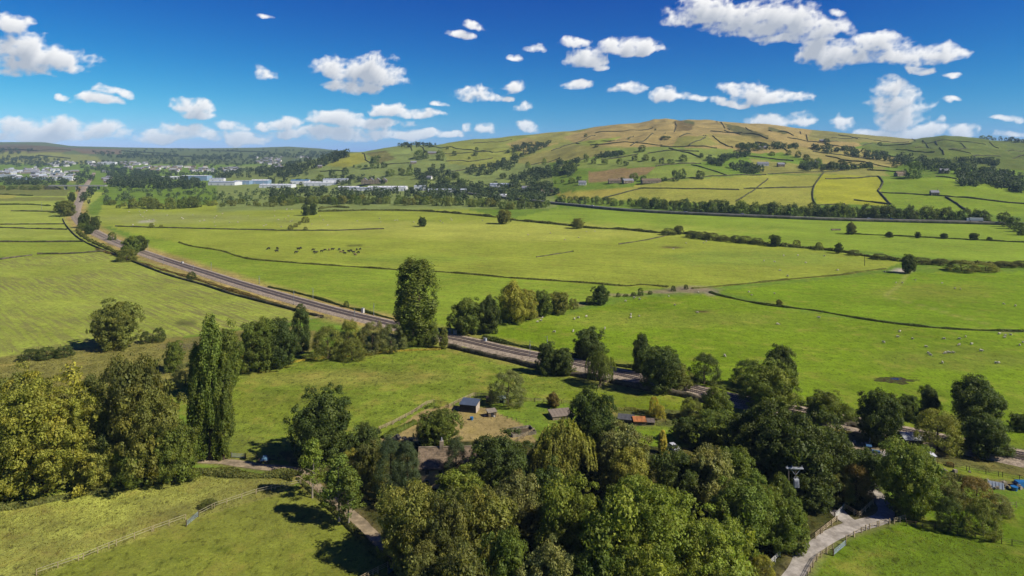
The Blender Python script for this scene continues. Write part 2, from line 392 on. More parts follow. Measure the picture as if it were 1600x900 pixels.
G1, G2, G3 = (126,162,42), (116,156,34), (104,146,28)
POLYS = [  # (photo polygon, colour, roughness of the sward)
 ([(-900,300),(165,300),(110,345),(190,400),(-900,420)], (136,172,56), .3),
 ([(-900,295),(110,295),(105,306),(-900,310)], (104,130,50), .6),
 ([(-900,310),(100,308),(100,314),(-900,318)], (112,138,52), .5),
 ([(-900,302),(30,303),(20,310),(-900,312)], (140,162,56), .3),
 ([(-900,372),(150,372),(190,398),(-900,420)], (122,158,44), .3),
 ([(-900,405),(0,407),(60,402),(110,396),(170,394),(250,420),(490,492),(455,505),(310,522),(200,537),(0,556),(-900,640)], (134,170,54), .4),
 ([(160,320),(700,320),(790,342),(850,349),(925,357),(1025,364),(1125,374),(1200,383),(1300,392),(1412,409),(1385,420),(1312,430),(1200,440),(1082,451),(1045,449),(975,447),(805,435),(687,425),(550,417),(400,406),(345,392),(280,379),(200,362),(150,350)], (130,164,46), .3),
 ([(200,362),(280,379),(345,392),(400,406),(550,417),(687,425),(805,435),(975,447),(1045,449),(930,470),(800,520),(640,505),(350,432),(220,392)], (116,157,38), .3),
 ([(870,325),(1600,352),(1700,420),(1480,405),(1200,380),(1000,358),(800,342)], (118,162,40), .25),
 ([(1120,455),(1400,425),(1700,425),(1700,520),(1540,515),(1300,492)], (104,150,24), .35),
 ([(800,540),(760,520),(1000,465),(1110,460),(1300,495),(1540,518),(1900,525),(1900,720),(1500,690),(1100,610)], (104,148,24), .45),
 ([(-900,556),(0,556),(310,524),(460,508),(500,520),(500,560),(380,590),(270,600),(150,640),(-900,700)], (116,132,54), 1.0),
 ([(255,600),(500,545),(690,540),(800,558),(1100,618),(1180,640),(1180,700),(800,700),(620,700),(480,720),(330,716)], (108,144,38), .8),
 ([(590,690),(660,640),(700,632),(760,636),(830,668),(840,690),(800,710),(640,712)], (160,142,92), .5),
 ([(765,625),(900,632),(1000,650),(1000,680),(850,690),(815,660),(770,640)], (98,140,34), .5),
 ([(880,610),(1110,622),(1150,640),(1000,640),(900,632)], (106,142,30), .5),
 ([(940,640),(1100,640),(1120,665),(960,668)], (110,116,60), 1.0),
 ([(1000,672),(1075,676),(1080,712),(1010,700)], (104,146,30), .4),
 ([(-1500,760),(0,790),(170,752),(300,733),(470,745),(440,770),(290,815),(50,905),(-1500,1600)], (174,180,82), 1.0),
 ([(50,905),(290,815),(440,770),(478,752),(560,830),(640,905),(900,1600),(-1500,1600)], (112,140,42), .55),
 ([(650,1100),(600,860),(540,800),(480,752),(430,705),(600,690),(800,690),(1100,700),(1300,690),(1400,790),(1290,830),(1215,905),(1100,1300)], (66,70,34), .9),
 ([(1300,662),(1500,692),(1900,760),(1900,800),(1500,745),(1300,705)], (104,108,56), .9),
 ([(1440,722),(1620,748),(1620,764),(1540,752),(1440,738)], (100,138,34), .5),
 ([(1330,700),(1400,705),(1390,730),(1330,725)], (98,134,34), .5),
 ([(1270,905),(1300,860),(1400,805),(1430,790),(1600,790),(1900,840),(1900,1600),(1100,1600)], (88,128,24), .55),
 # hill
 ([(340,330),(340,262),(500,246),(560,232),(850,205),(870,325)], (112,146,62), .4),
 ([(545,240),(568,238),(575,252),(540,262),(510,258)], (134,154,62), .3),
 ([(572,239),(602,235),(618,248),(590,256)], (112,112,62), .8),
 ([(690,226),(800,206),(960,190),(940,225),(870,240),(800,250),(770,265),(700,255)], (140,148,66), .6),
 ([(790,225),(850,206),(905,205),(880,222),(820,240)], (166,152,84), .6),
 ([(820,214),(880,204),(900,210),(912,214),(890,222),(850,226)], (156,154,78), .5),
 ([(850,236),(905,222),(1010,228),(930,245),(830,258),(800,252)], (152,148,76), .5),
 ([(880,214),(940,195),(1040,180),(1230,190),(1330,205),(1440,214),(1300,235),(1180,240),(1120,232),(1000,230),(900,226)], (172,152,92), .7),
 ([(1060,214),(1105,212),(1130,226),(1050,230)], (146,146,72), .5),
 ([(1100,208),(1180,214),(1250,230),(1200,236),(1120,225)], (160,148,80), .6),
 ([(1052,190),(1062,187),(1085,194),(1080,204),(1056,205)], (122,104,62), .9),
 ([(1068,187),(1085,190),(1084,194),(1070,192)], (92,98,50), .6),
 ([(1132,193),(1155,197),(1200,212),(1200,216),(1160,212),(1140,203)], (94,94,52), .9),
 ([(1200,198),(1232,206),(1228,210),(1202,204)], (96,98,52), .9),
 ([(890,225),(910,221),(975,213),(955,221),(920,228)], (122,152,58), .3),
 ([(930,232),(1032,229),(1150,233),(1132,243),(1092,256),(1025,258),(950,265),(905,262),(860,263),(890,252),(990,240)], (112,144,66), .3),
 ([(920,268),(975,263),(1026,260),(1008,273),(975,283),(920,286)], (152,128,84), .7),
 ([(1026,260),(1078,258),(1132,273),(1180,274),(1150,278),(1038,284),(1006,278)], (114,148,62), .3),
 ([(868,303),(1000,290),(1040,283),(1200,273),(1290,274),(1268,300),(1275,325),(1150,320),(950,312)], (160,162,68), .4),
 ([(870,302),(1000,290),(942,309),(880,312)], (150,166,58), .3),
 ([(1285,272),(1375,276),(1393,321),(1275,319),(1270,295)], (142,166,48), .3),
 ([(1170,248),(1290,262),(1380,262),(1390,276),(1290,272),(1190,272)], (150,150,74), .5),
 ([(1380,278),(1500,278),(1700,315),(1700,345),(1400,325),(1375,300)], (112,152,42), .3),
 ([(1200,232),(1330,230),(1420,250),(1400,262),(1290,258)], (158,148,82), .5),
 ([(1330,212),(1440,214),(1475,209),(1560,216),(1700,216),(1700,270),(1480,262),(1420,248),(1350,232)], (88,116,50), .4),
 ([(1270,202),(1440,212),(1420,224),(1330,222),(1260,218)], (146,142,76), .5),
 # far left
 ([(-900,238),(60,236),(150,244),(165,256),(60,256),(-900,262)], (118,140,68), .4),
 ([(-900,225),(40,226),(130,232),(100,238),(-900,236)], (104,92,72), .6),
 ([(110,232),(190,233),(190,241),(130,240)], (120,102,76), .6),
]
def build_ground():
    th = np.concatenate([np.radians(np.linspace(-42, 42, 540)), np.radians(np.linspace(47, 313, 68))])
    ys = np.concatenate([np.linspace(1100, 322, 270), np.array([])])
    rad = np.concatenate([[1.0, 8, 20, 35, 50, 65, 80], HC * F / (ys - HY), np.linspace(1050, 3400, 150), np.linspace(3440, 9000, 60)])
    R, T = np.meshgrid(rad, th, indexing='ij')
    X, Y = R * np.sin(T), R * np.cos(T); Z = tz(X, Y)
    nr, na = R.shape
    idx = np.arange(nr * na).reshape(nr, na); nx = np.roll(idx, -1, axis=1)
    q = np.stack([idx[:-1], idx[1:], nx[1:], nx[:-1]], -1).reshape(-1, 4)
    Xf, Yf, Zf = X.ravel(), Y.ravel(), Z.ravel()
    ok = Yf > 60
    px = np.where(ok, 800 + F * Xf / np.maximum(Yf, 1), -5000); py = np.where(ok, HY + F * (HC - Zf) / np.maximum(Yf, 1), 5000)
    C = np.tile(np.array(col(112, 140, 44)[:3]), (len(Xf), 1)); RG = np.full(len(Xf), 0.4); SO = np.zeros(len(Xf))
    far = Yf > 3500
    C[far] = np.array(col(96, 110, 62)[:3])
    fn = fbm(Xf / 160, Yf / 220, 31, 3)
    jx, jy = fbm(Xf / 14, Yf / 14, 51, 2), fbm(Xf / 14, Yf / 14, 61, 2)
    pj, qj = px + jx * 1.5 * F / np.maximum(Yf, 60) * 2, py + jy * 400 * HC * 3 / np.maximum(Yf, 60) ** 2 * 2
    hid = Yf > 3350                                   # far side of the hill: not these fields
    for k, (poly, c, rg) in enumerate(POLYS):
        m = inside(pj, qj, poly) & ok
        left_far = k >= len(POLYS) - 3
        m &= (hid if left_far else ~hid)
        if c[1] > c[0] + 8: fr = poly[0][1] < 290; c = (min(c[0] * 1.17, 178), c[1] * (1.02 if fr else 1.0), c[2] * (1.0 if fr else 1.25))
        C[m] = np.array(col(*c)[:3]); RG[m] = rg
    # ploughed-in seed streaks in the big field left of the railway
    m = inside(px, py, POLYS[5][0]) & ok; SO[m] = 1.0
    # lineside verge: dry pale grass
    d = seg_dist(Xf[:], np.where(ok, Yf, 1e7), RAIL[::6])
    w = np.clip(1 - (d - 9) / 8.0, 0, 1) * np.clip((1300 - Yf) / 300, 0, 1)
    w *= np.where(px < 660, 1.0, np.where(px < 1000, 0.5, 0.12))
    w = w * np.clip(0.85 + 1.2 * fbm(Xf / 9, Yf / 9, 77, 2), 0.45, 1)
    C = C * (1 - w[:, None]) + np.array(col(184, 158, 98)[:3]) * w[:, None]; RG = np.maximum(RG, w)
    for ln, r0, cc in ((LANE, 3.4, (120, 112, 76)), (TRACK, 2.8, (124, 110, 74))):
        d = seg_dist(Xf, np.where(ok, Yf, 1e7), ln[::2]); w = np.clip(1 - (d - r0 + 1.2) / 1.6, 0, 1) * 0.7
        C = C * (1 - w[:, None]) + np.array(col(*cc)[:3]) * w[:, None]
    # yellower pasture patches, worn gravel by the stream, concrete apron, muddy gateway, sheep path
    for (x, y, w, h, cc) in ((800,360,340,15,(172,178,74)),(560,352,160,7,(168,174,76)),(320,342,170,9,(150,158,78)),(1180,404,170,13,(140,158,58)),(640,405,120,8,(138,156,54)),(1460,455,120,14,(132,148,44)),(1000,500,200,16,(132,150,46)),(1500,560,140,20,(118,136,40)),(560,590,160,14,(146,150,66)),(440,640,120,20,(122,136,44)),(1080,453,45,6,(150,138,110)),(1112,458,12,4,(150,142,120)),(1030,456,40,3,(150,140,104)),(965,461,60,2.5,(150,140,100)),(1408,423,20,4,(196,184,166)),(300,541,60,4,(122,116,80)),
                             (835,493,14,5,(168,146,110)),(905,476,20,4,(150,136,96)),(1100,486,16,2,(92,78,48)),(1045,387,22,1.6,(96,86,52)),
                             (550,383,16,1.2,(98,104,44)),(290,505,16,5,(104,112,50)),(1575,517,16,3,(140,128,100)),(230,346,14,1.6,(176,172,150)),
                             (1350,700,50,8,(128,118,88)),(1460,708,40,7,(122,114,80)),(1560,757,60,8,(120,110,84)),(125,300,8,12,(168,142,96)),(115,282,10,5,(150,150,80)),(55,292,60,5,(110,112,56))):
        dd = ((px - x) / w) ** 2 + ((py - y) / h) ** 2 + fn * 1.6 + jx * 1.5
        m = np.clip(1.25 - dd, 0, 1)[:, None] * ok[:, None]; C = C * (1 - m) + np.array(col(*cc)[:3]) * m
    for ln in (smooth_line(gpl([(1418,428),(1402,448),(1385,462),(1410,470),(1450,480),(1500,495),(1550,508)]), 5),):
        d = seg_dist(Xf, np.where(ok, Yf, 1e7), ln); w = np.clip(1.4 - d / 1.6, 0, 1)[:, None] * 0.5
        C = C * (1 - w) + np.array(col(160, 160, 84)[:3]) * w
    C4 = np.concatenate([C, np.ones((len(C), 1))], 1)
    m = bpy.data.materials.new('pasture'); m.use_nodes = True; N = NT(m.node_tree)
    b = N.n['Principled BSDF']; b.inputs['Roughness'].default_value = 0.95; b.inputs['Specular IOR Level'].default_value = 0.05
    pos = N.add('ShaderNodeNewGeometry').outputs['Position']
    A = lambda nm, o: [setattr(n := N.add('ShaderNodeAttribute'), 'attribute_name', nm), n.outputs[o]][1]
    base, rg, so = A('field', 'Color'), A('rough', 'Fac'), A('soil', 'Fac')
    nf = N.noise(pos, 1.6, 6, 0.75); nm_ = N.noise(pos, 0.22, 5, 0.65); nl = N.noise(pos, 0.018, 4, 0.6)
    amp = N.math('MULTIPLY_ADD', rg, 1.0, 0.55)
    v = N.math('MULTIPLY_ADD', N.math('SUBTRACT', nf, 0.5), N.math('MULTIPLY', amp, 1.5), 1.0)
    v = N.math('MULTIPLY', v, N.math('MULTIPLY_ADD', N.math('SUBTRACT', nm_, 0.5), N.math('MULTIPLY', amp, 1.15), 1.0))
    v = N.math('MULTIPLY', v, N.math('MULTIPLY_ADD', N.math('SUBTRACT', nl, 0.5), 0.95, 1.0))
    tf = N.ramp(N.noise(N.vec('MULTIPLY', pos, (1, .6, 1)), 0.75, 4, 0.7), 0.52, 0.66)
    v = N.math('MULTIPLY', v, N.math('SUBTRACT', 1.06, N.math('MULTIPLY', tf, N.math('MULTIPLY', amp, 0.50))))  # dark flecks painted in for grass tussocks and their shadows
    v = N.math('MAXIMUM', v, 0.12)
    c = N.vec('SCALE', base); N.l.new(v, c.node.inputs['Scale'])
    # straw-coloured and dark-rush patches
    n4 = N.noise(N.vec('ADD', pos, (140, 60, 0)), 0.09, 6, 0.7)
    c = N.mix(N.math('MULTIPLY', N.ramp(n4, 0.48, 0.72), N.math('MULTIPLY_ADD', rg, 0.55, 0.10)), c, col(186, 168, 84))
    n5 = N.noise(N.vec('ADD', pos, (40, 260, 0)), 0.13, 6, 0.72)
    c = N.mix(N.math('MULTIPLY', N.ramp(n5, 0.54, 0.74), N.math('MULTIPLY_ADD', rg, 0.50, 0.08)), c, col(66, 92, 24))
    n6 = N.noise(N.vec('ADD', pos, (900, 300, 0)), 0.014, 6, 0.68)
    c = N.mix(N.math('MULTIPLY', N.ramp(n6, 0.47, 0.68), N.math('MULTIPLY', N.math('SUBTRACT', rg, 0.32, clamp=True), 0.95)), c, col(112, 106, 62))
    # drill lines
    mp = N.add('ShaderNodeMapping'); mp.vector_type = 'TEXTURE'; mp.inputs['Rotation'].default_value = (0, 0, math.radians(-43)); mp.inputs['Scale'].default_value = (26, 1.7, 1)
    N.l.new(pos, mp.inputs['Vector'])
    st = N.ramp(N.noise(mp.outputs[0], 1.0, 5, 0.6), 0.42, 0.60)
    big = N.ramp(N.noise(pos, 0.012, 3, 0.5), 0.34, 0.56)
    c = N.mix(N.math('MULTIPLY', N.math('MULTIPLY', st, so), N.math('MULTIPLY', big, 0.75)), c, col(128, 120, 78))
    # mowing lines elsewhere, faint
    mp2 = N.add('ShaderNodeMapping'); mp2.vector_type = 'TEXTURE'; mp2.inputs['Rotation'].default_value = (0, 0, math.radians(-24)); mp2.inputs['Scale'].default_value = (90, 6, 1)
    N.l.new(pos, mp2.inputs['Vector'])
    s2 = N.ramp(N.noise(mp2.outputs[0], 1.0, 4, 0.6), 0.3, 0.7, 0.92, 1.08)
    cs = N.vec('SCALE', c); N.l.new(s2, cs.node.inputs['Scale'])
    N.l.new(cs, b.inputs['Base Color'])
    bn = N.add('ShaderNodeBump'); bn.inputs['Distance'].default_value = 0.5
    N.l.new(N.math('MULTIPLY_ADD', rg, 0.5, 0.25), bn.inputs['Strength'])
    N.l.new(N.math('ADD', N.math('MULTIPLY', nf, 0.6), nm_), bn.inputs['Height']); N.l.new(bn.outputs[0], b.inputs['Normal'])
    me = np_mesh('ground', np.stack([Xf, Yf, Zf], 1), q, m, [('field', 'FLOAT_COLOR', C4), ('rough', 'FLOAT', RG), ('soil', 'FLOAT', SO)], smooth=True)
    tag(obj('ground', me), kind='structure')
build_ground()

# ------------------------------------------------------------------ ribbons along lines
def ribbon(line, sec, closed=False, zfun=None):
    """extrude cross-section [(offset, z above terrain)] along a line -> verts, quads"""
    P = np.asarray(line); d = np.gradient(P, axis=0); d /= np.linalg.norm(d, axis=1)[:, None] + 1e-9
    nrm = np.stack([-d[:, 1], d[:, 0]], 1); k = len(sec); V = []
    z0 = tz(P[:, 0], P[:, 1]) if zfun is None else zfun(P)
    for (o, z) in sec:
        V.append(np.stack([P[:, 0] + nrm[:, 0] * o, P[:, 1] + nrm[:, 1] * o, z0 + z], 1))
    V = np.stack(V, 1); n = len(P); idx = np.arange(n * k).reshape(n, k)
    rng = range(k) if closed else range(k - 1)
    Q = np.concatenate([np.stack([idx[:-1, j], idx[1:, j], idx[1:, (j+1) % k], idx[:-1, (j+1) % k]], 1) for j in rng])
    V = V.reshape(-1, 3)
    if closed and k == 4:
        Q = np.concatenate([Q, [idx[0, ::-1]], [idx[-1]]])
    return V, Q
m_ballast = mat('ballast', col(184, 168, 146), 0.95, 0.4, 2.0, 0.1, tint2=col(150, 136, 116))
m_rail = mat('rail_steel', col(120, 96, 84), 0.5, 0.2, 0.6, 0.4, metallic=0.4)
m_railtop = mat('rail_head', col(150, 136, 128), 0.5, 0.1, 0.6, 0.4)
m_sleeper = mat('sleeper', col(92, 80, 74), 0.9, 0.3, 0.7)
def railway():
    V, Q = ribbon(RAIL, [(-6.4, 0.0), (-4.9, 0.62), (4.9, 0.62), (6.4, 0.0)])
    root = tag(obj('railway_line', np_mesh('ballast', V, Q, m_ballast)), kind='structure')
    near = RAIL[(RAIL[:, 1] < 1100)]
    for o in (-2.42, -0.98, 0.98, 2.42):
        V, Q = ribbon(near, [(o - .07, .60), (o - .07, .90), (o + .07, .90), (o + .07, .60)], closed=True)
        obj('rail', np_mesh('rail', V, Q, m_railtop), root)
    pts = smooth_line(near[near[:, 1] < 520], 0.72); d = np.gradient(pts, axis=0); d /= np.linalg.norm(d, axis=1)[:, None]
    z = tz(pts[:, 0], pts[:, 1]); mb = MB()
    for (x, y), (dx, dy), zz in zip(pts, d, z):
        for o in (-1.7, 1.7):
            cx, cy = x - dy * o, y + dx * o
            a = (cx + dy * 1.25, cy - dx * 1.25, zz + .66); b = (cx - dy * 1.25, cy + dx * 1.25, zz + .66)
            mb.bar(a, b, .36, .12)
    o = mb.build('sleepers', m_sleeper, root); o['kind'] = 'stuff'
railway()
m_lane = mat('lane_concrete', col(188, 180, 168), 0.92, 0.25, 0.9, 0.15, bump=0.3, tint2=col(158, 150, 138))
m_dirt = mat('track_dirt', col(176, 158, 128), 0.95, 0.3, 0.8, 0.1, bump=0.3, tint2=col(142, 128, 104))
m_tarmac = mat('tarmac', col(120, 120, 122), 0.9, 0.15, 0.3)
def edge_ribbon(line, w, z, seed):
    P = np.asarray(line); d = np.gradient(P, axis=0); d /= np.linalg.norm(d, axis=1)[:, None] + 1e-9
    nrm = np.stack([-d[:, 1], d[:, 0]], 1); V = []
    for j, o in enumerate((-1, -.5, 0, .5, 1)):
        oo = o * w / 2 + (fbm(np.arange(len(P)) / 3.0, np.full(len(P), j * 7.0 + seed), 5, 3) * 1.1 if abs(o) == 1 else 0)
        V.append(np.stack([P[:, 0] + nrm[:, 0] * oo, P[:, 1] + nrm[:, 1] * oo], 1))
    V = np.stack(V, 1); zz = tz(V[..., 0], V[..., 1]) + z; V = np.concatenate([V, zz[..., None]], 2)
    n = len(P); idx = np.arange(n * 5).reshape(n, 5)
    Q = np.concatenate([np.stack([idx[:-1, j], idx[1:, j], idx[1:, j+1], idx[:-1, j+1]], 1) for j in range(4)])
    return V.reshape(-1, 3), Q
for nm, ln, w, z, m in (('lane', LANE, 3.5, .05, m_lane), ('yard_track', YARD, 3.2, .045, m_dirt), ('driveway', DRIVE, 3.2, .058, m_lane), ('farm_track', TRACK, 3.0, .05, m_dirt)):
    V, Q = edge_ribbon(ln, w, z, len(nm)); tag(obj(nm, np_mesh(nm, V, Q, m, smooth=True)), kind='structure')
V, Q = ribbon(BYPASS, [(1.0, 0.0), (1.0, 2.9), (11.5, 2.9), (17.0, 0.0)]); tag(obj('bypass_road', np_mesh('bypass_road', V, Q, m_tarmac)), kind='structure')
# puddle in the field
def puddle():
    c = gp(1398, 594); n = 60
    def ring(s, zz, sx=6.5, sy=3.6, ox=0, oy=0):
        t = np.linspace(0, 2*np.pi, n, endpoint=False); r = s * (1 + 1.3 * fbm(np.cos(t) * 3 + 5, np.sin(t) * 3, 14, 4))
        x = c.x + ox + sx * r * np.cos(t); y = c.y + oy + sy * r * np.sin(t)
        return np.stack([x, y, tz(x, y) + zz], 1)
    mud = MB(); mud.poly([tuple(p) for p in ring(1, .05)]); w = MB(); w.poly([tuple(p) for p in ring(.26, .075, ox=1.0, oy=1.2)])
    mm = mat('wet_mud', col(74, 66, 42), 0.95, 0.5, 1.6, 0.05, tint2=col(88, 98, 38))
    wm = mat('puddle_water', col(60, 62, 60), 0.12, 0.05, 1.0, 0.35)
    o = tag(mud.build('muddy_hollow', mm), kind='structure'); w.build('puddle', wm, o)
puddle()
# ------------------------------------------------------------------ foliage
def leaf_material(name, transl=0.42):
    m = bpy.data.materials.new(name); m.use_nodes = True; T = NT(m.node_tree)
    b = T.n['Principled BSDF']; b.inputs['Roughness'].default_value = 0.6; b.inputs['Specular IOR Level'].default_value = 0.25
    oi = T.add('ShaderNodeObjectInfo'); at = T.add('ShaderNodeAttribute'); at.attribute_name = 'tint'
    c = T.vec('SCALE', oi.outputs['Color']); T.l.new(at.outputs['Fac'], c.node.inputs['Scale'])
    yel = T.vec('MULTIPLY', c, (1.25, 1.02, 0.8))
    at2 = T.add('ShaderNodeAttribute'); at2.attribute_name = 'hue'
    c2 = T.mix(at2.outputs['Fac'], c, yel)
    T.l.new(c2, b.inputs['Base Color'])
    tr = T.add('ShaderNodeBsdfTranslucent'); T.l.new(T.vec('MULTIPLY', c2, (1.15, 1.2, 0.7)), tr.inputs[0])
    ms = T.add('ShaderNodeMixShader'); ms.inputs[0].default_value = transl
    T.l.new(b.outputs[0], ms.inputs[1]); T.l.new(tr.outputs[0], ms.inputs[2])
    T.l.new(ms.outputs[0], T.n['Material Output'].inputs[0])
    return m
m_leaf = leaf_material('leaves')
m_bark = mat('bark', col(96, 84, 66), 0.95, 0.35, 1.2, 0.1, tint2=col(70, 66, 50))
m_birch = mat('pale_bark', col(168, 158, 138), 0.9, 0.35, 1.0, 0.15)

def leaf_faces(rs, pos, nrm, size, fold=0.18, droop=0.0, width=0.62):
    n = len(pos); t = rs.normal(size=(n, 3)); t[:, 2] -= droop
    t -= nrm * (t * nrm).sum(1, keepdims=True); t /= np.linalg.norm(t, axis=1, keepdims=True) + 1e-9
    b = np.cross(nrm, t); s = (size * rs.uniform(0.65, 1.35, n))[:, None]
    v = np.stack([pos - t*s*.5, pos + b*s*width*.5 + nrm*s*fold, pos + t*s*.5, pos - b*s*width*.5 + nrm*s*fold], 1)
    return v.reshape(-1, 3), np.arange(4 * n).reshape(n, 4)
def unit(v): return v / (np.linalg.norm(v, axis=1, keepdims=True) + 1e-9)
def clump_leaves(rs, C, R, n, size, squash=(1, 1, 1), up=0.25, jit=0.75, droop=0.0, width=0.62, shell=(0.45, 1.28)):
    """leaves on the outsides of many small clumps"""
    C = np.asarray(C, float); R = np.asarray(R, float); p = R ** 2 / (R ** 2).sum()
    k = rs.choice(len(C), n, p=p); d = rs.normal(size=(n, 3)); d[:, 2] += up; d = unit(d)
    ctr = C.mean(0); out = unit(C[k] - ctr + 1e-6); flip = ((d * out).sum(1) < -0.25); d[flip] *= -1
    sq = rs.uniform(.65, 1.35, (len(C), 3))
    pos = C[k] + d * (R[k] * rs.uniform(*shell, n))[:, None] * np.array(squash) * sq[k]
    nrm = unit(d + rs.normal(size=(n, 3)) * jit * 0.6)
    v, f = leaf_faces(rs, pos, nrm, size, droop=droop, width=width)
    ct = rs.uniform(0.80, 1.22, len(C)); ch = rs.uniform(0, 1, len(C)) ** 2
    ti = np.repeat(ct[k] * rs.uniform(0.72, 1.30, n), 4); hu = np.repeat(np.clip(ch[k] * 0.7 + rs.uniform(0, .5, n) ** 2, 0, 1), 4)
    return v, f, ti, hu
def crown_mesh(name, parts):
    V, Fa, Ti, Hu, b = [], [], [], [], 0
    for v, f, t, h in parts:
        V.append(v); Fa.append(f + b); Ti.append(t); Hu.append(h); b += len(v)
    return np_mesh(name, np.concatenate(V), np.concatenate(Fa), m_leaf, [('tint', 'FLOAT', np.concatenate(Ti)), ('hue', 'FLOAT', np.concatenate(Hu))])
def trunk_mesh(rs, h, r, spread, n_limb, m, low=0.25, lean=0.02):
    mb = MB(); top = Vector((rs.normal() * lean * h, rs.normal() * lean * h, h))
    pts = [Vector((0, 0, -0.3)), Vector((0, 0, h * .12)), top * 0.45, top * 0.75, top]; rr = [r * 1.35, r, r * .75, r * .45, r * .12]
    for i in range(4): mb.tube(pts[i], pts[i+1], rr[i], rr[i+1], 7, caps=False)
    for k in range(n_limb):
        t = rs.uniform(low, 0.85); a = k * 2.4 + rs.uniform(-.5, .5); base = top * t; L = spread * rs.uniform(.55, .95) * (1.15 - t * .6)
        mid = base + Vector((math.cos(a) * L * .5, math.sin(a) * L * .5, L * .38)); end = base + Vector((math.cos(a) * L, math.sin(a) * L, L * .75))
        r0 = r * (.5 - .3 * t); mb.tube(base, mid, r0, r0 * .6, 5, caps=False).tube(mid, end, r0 * .6, r0 * .15, 5, caps=False)
        e2 = mid + Vector((math.cos(a + .9) * L * .4, math.sin(a + .9) * L * .4, L * .35)); mb.tube(mid, e2, r0 * .4, r0 * .1, 4, caps=False)
    return mb.mesh('trunk', m)
# every kind is built 10 m tall and about 10 m wide (columns: 2.6 m), then scaled
def kind_round(seed, n=22500, size=0.285, lobes=9, clump=(.55, 1.05), nc=150, lump=0.55, squat=0.0):
    rs = np.random.RandomState(seed)
    # big lobes first, small clumps on their outsides; the skirt comes nearly down to the grass
    L = []; a0 = rs.uniform(0, 6.28)
    for k in range(lobes):
        a = a0 + k * 2.39996; t = (k + .5) / lobes; zz = 0.20 + 0.60 * t; rad = 2.95 * math.sqrt(max(0.05, 1 - ((zz - .40) / .60) ** 2)) * rs.uniform(.80, 1.08)
        L.append((math.cos(a) * rad, math.sin(a) * rad, zz * 10, rs.uniform(1.6, 2.3)))
    L.append((rs.normal() * .5, rs.normal() * .5, 7.7, 1.9)); L.append((0, 0, 5.0, 3.6)); L.append((0, 0, 2.8, 3.3))
    L = np.array(L); k = rs.choice(len(L), nc, p=L[:, 3] ** 2 / (L[:, 3] ** 2).sum())
    d = rs.normal(size=(nc, 3)); d[:, 2] += .12; d = unit(d)
    C = L[k, :3] + d * (L[k, 3] * rs.uniform(.80, 1.02, nc))[:, None]
    C[:, :2] *= (1 + lump * 0.12 * np.clip(rs.normal(size=(nc, 1)), -1.2, 1.2)); C[:, 2] = np.clip(C[:, 2], rs.uniform(.5, 1.4, nc), 9.7)
    R = rs.uniform(*clump, nc)
    # inner leaves so that no sky shows straight through the middle
    ci = rs.normal(size=(40, 3)) * np.array([1.5, 1.5, 1.9]) + np.array([0, 0, 4.6]); ci[:, 2] = np.clip(ci[:, 2], 1.2, 8.2)
    inner = clump_leaves(rs, ci, rs.uniform(.9, 1.5, 40), n // 6, size * 1.8)
    crown = crown_mesh('crown', [clump_leaves(rs, C, R, n, size, squash=(1, 1, .8)), inner])
    return trunk_mesh(rs, 7.6, .32, 3.4, 9, m_bark, low=.12), crown
def kind_column(seed, n=22000, size=0.17, r=1.25, top=0.5, nc=120):
    rs = np.random.RandomState(seed); t = rs.uniform(0.03, 1, nc) ** .9; a = rs.uniform(0, 6.28, nc)
    prof = r * np.minimum(1, 0.55 + 1.6 * t) * np.where(t > top, np.sqrt(np.clip(1 - ((t - top) / (1.02 - top)) ** 2, .02, 1)), 1)
    rad = prof * rs.uniform(.6, 1.0, nc)
    C = np.stack([np.cos(a) * rad, np.sin(a) * rad, t * 9.6 + .2], 1); R = rs.uniform(.22, .46, nc) * r / 1.0
    return trunk_mesh(rs, 8.8, .2, 1.0, 7, m_bark), crown_mesh('crown', [clump_leaves(rs, C, R, n, size, squash=(.8, .8, 2.0), up=.6, droop=-1.2)])
def kind_willow(seed, n=24000):
    rs = np.random.RandomState(seed); ns = 520
    L = np.array([(0, 0, 6.6, 2.6), (2.3, .6, 6.0, 2.2), (-2.2, .8, 5.8, 2.2), (.4, -2.2, 5.7, 2.2), (-.5, 2.3, 5.8, 2.1), (1.5, -1.8, 4.6, 1.9), (-1.8, -1.6, 4.6, 1.9), (.2, .2, 8.0, 1.6)])
    k = rs.choice(len(L), ns); d = rs.normal(size=(ns, 3)); d[:, 2] = np.abs(d[:, 2]) * .9; d = unit(d)
    S = L[k, :3] + d * L[k, 3][:, None]; ln = rs.uniform(1.2, 3.4, ns); ln = np.minimum(ln, S[:, 2] - .4)
    j = rs.choice(ns, n); t = rs.uniform(0, 1, n); outw = unit(np.c_[d[j, :2], np.zeros(n)])
    pos = S[j] + outw * (0.35 * np.sin(t * 1.8))[:, None]; pos[:, 2] -= ln[j] * t; pos += rs.normal(size=(n, 3)) * .07
    nrm = unit(outw + rs.normal(size=(n, 3)) * .5 + np.array([0, 0, .3]))
    v, f = leaf_faces(rs, pos, nrm, 0.26, droop=3.0, width=.42)
    ti = np.repeat(rs.uniform(.75, 1.25, ns)[j] * (1.12 - .35 * t) * rs.uniform(.8, 1.2, n), 4); hu = np.repeat(rs.uniform(0, .8, n), 4)
    return trunk_mesh(rs, 7.0, .36, 3.2, 9, m_bark), crown_mesh('crown', [(v, f, ti, hu)])
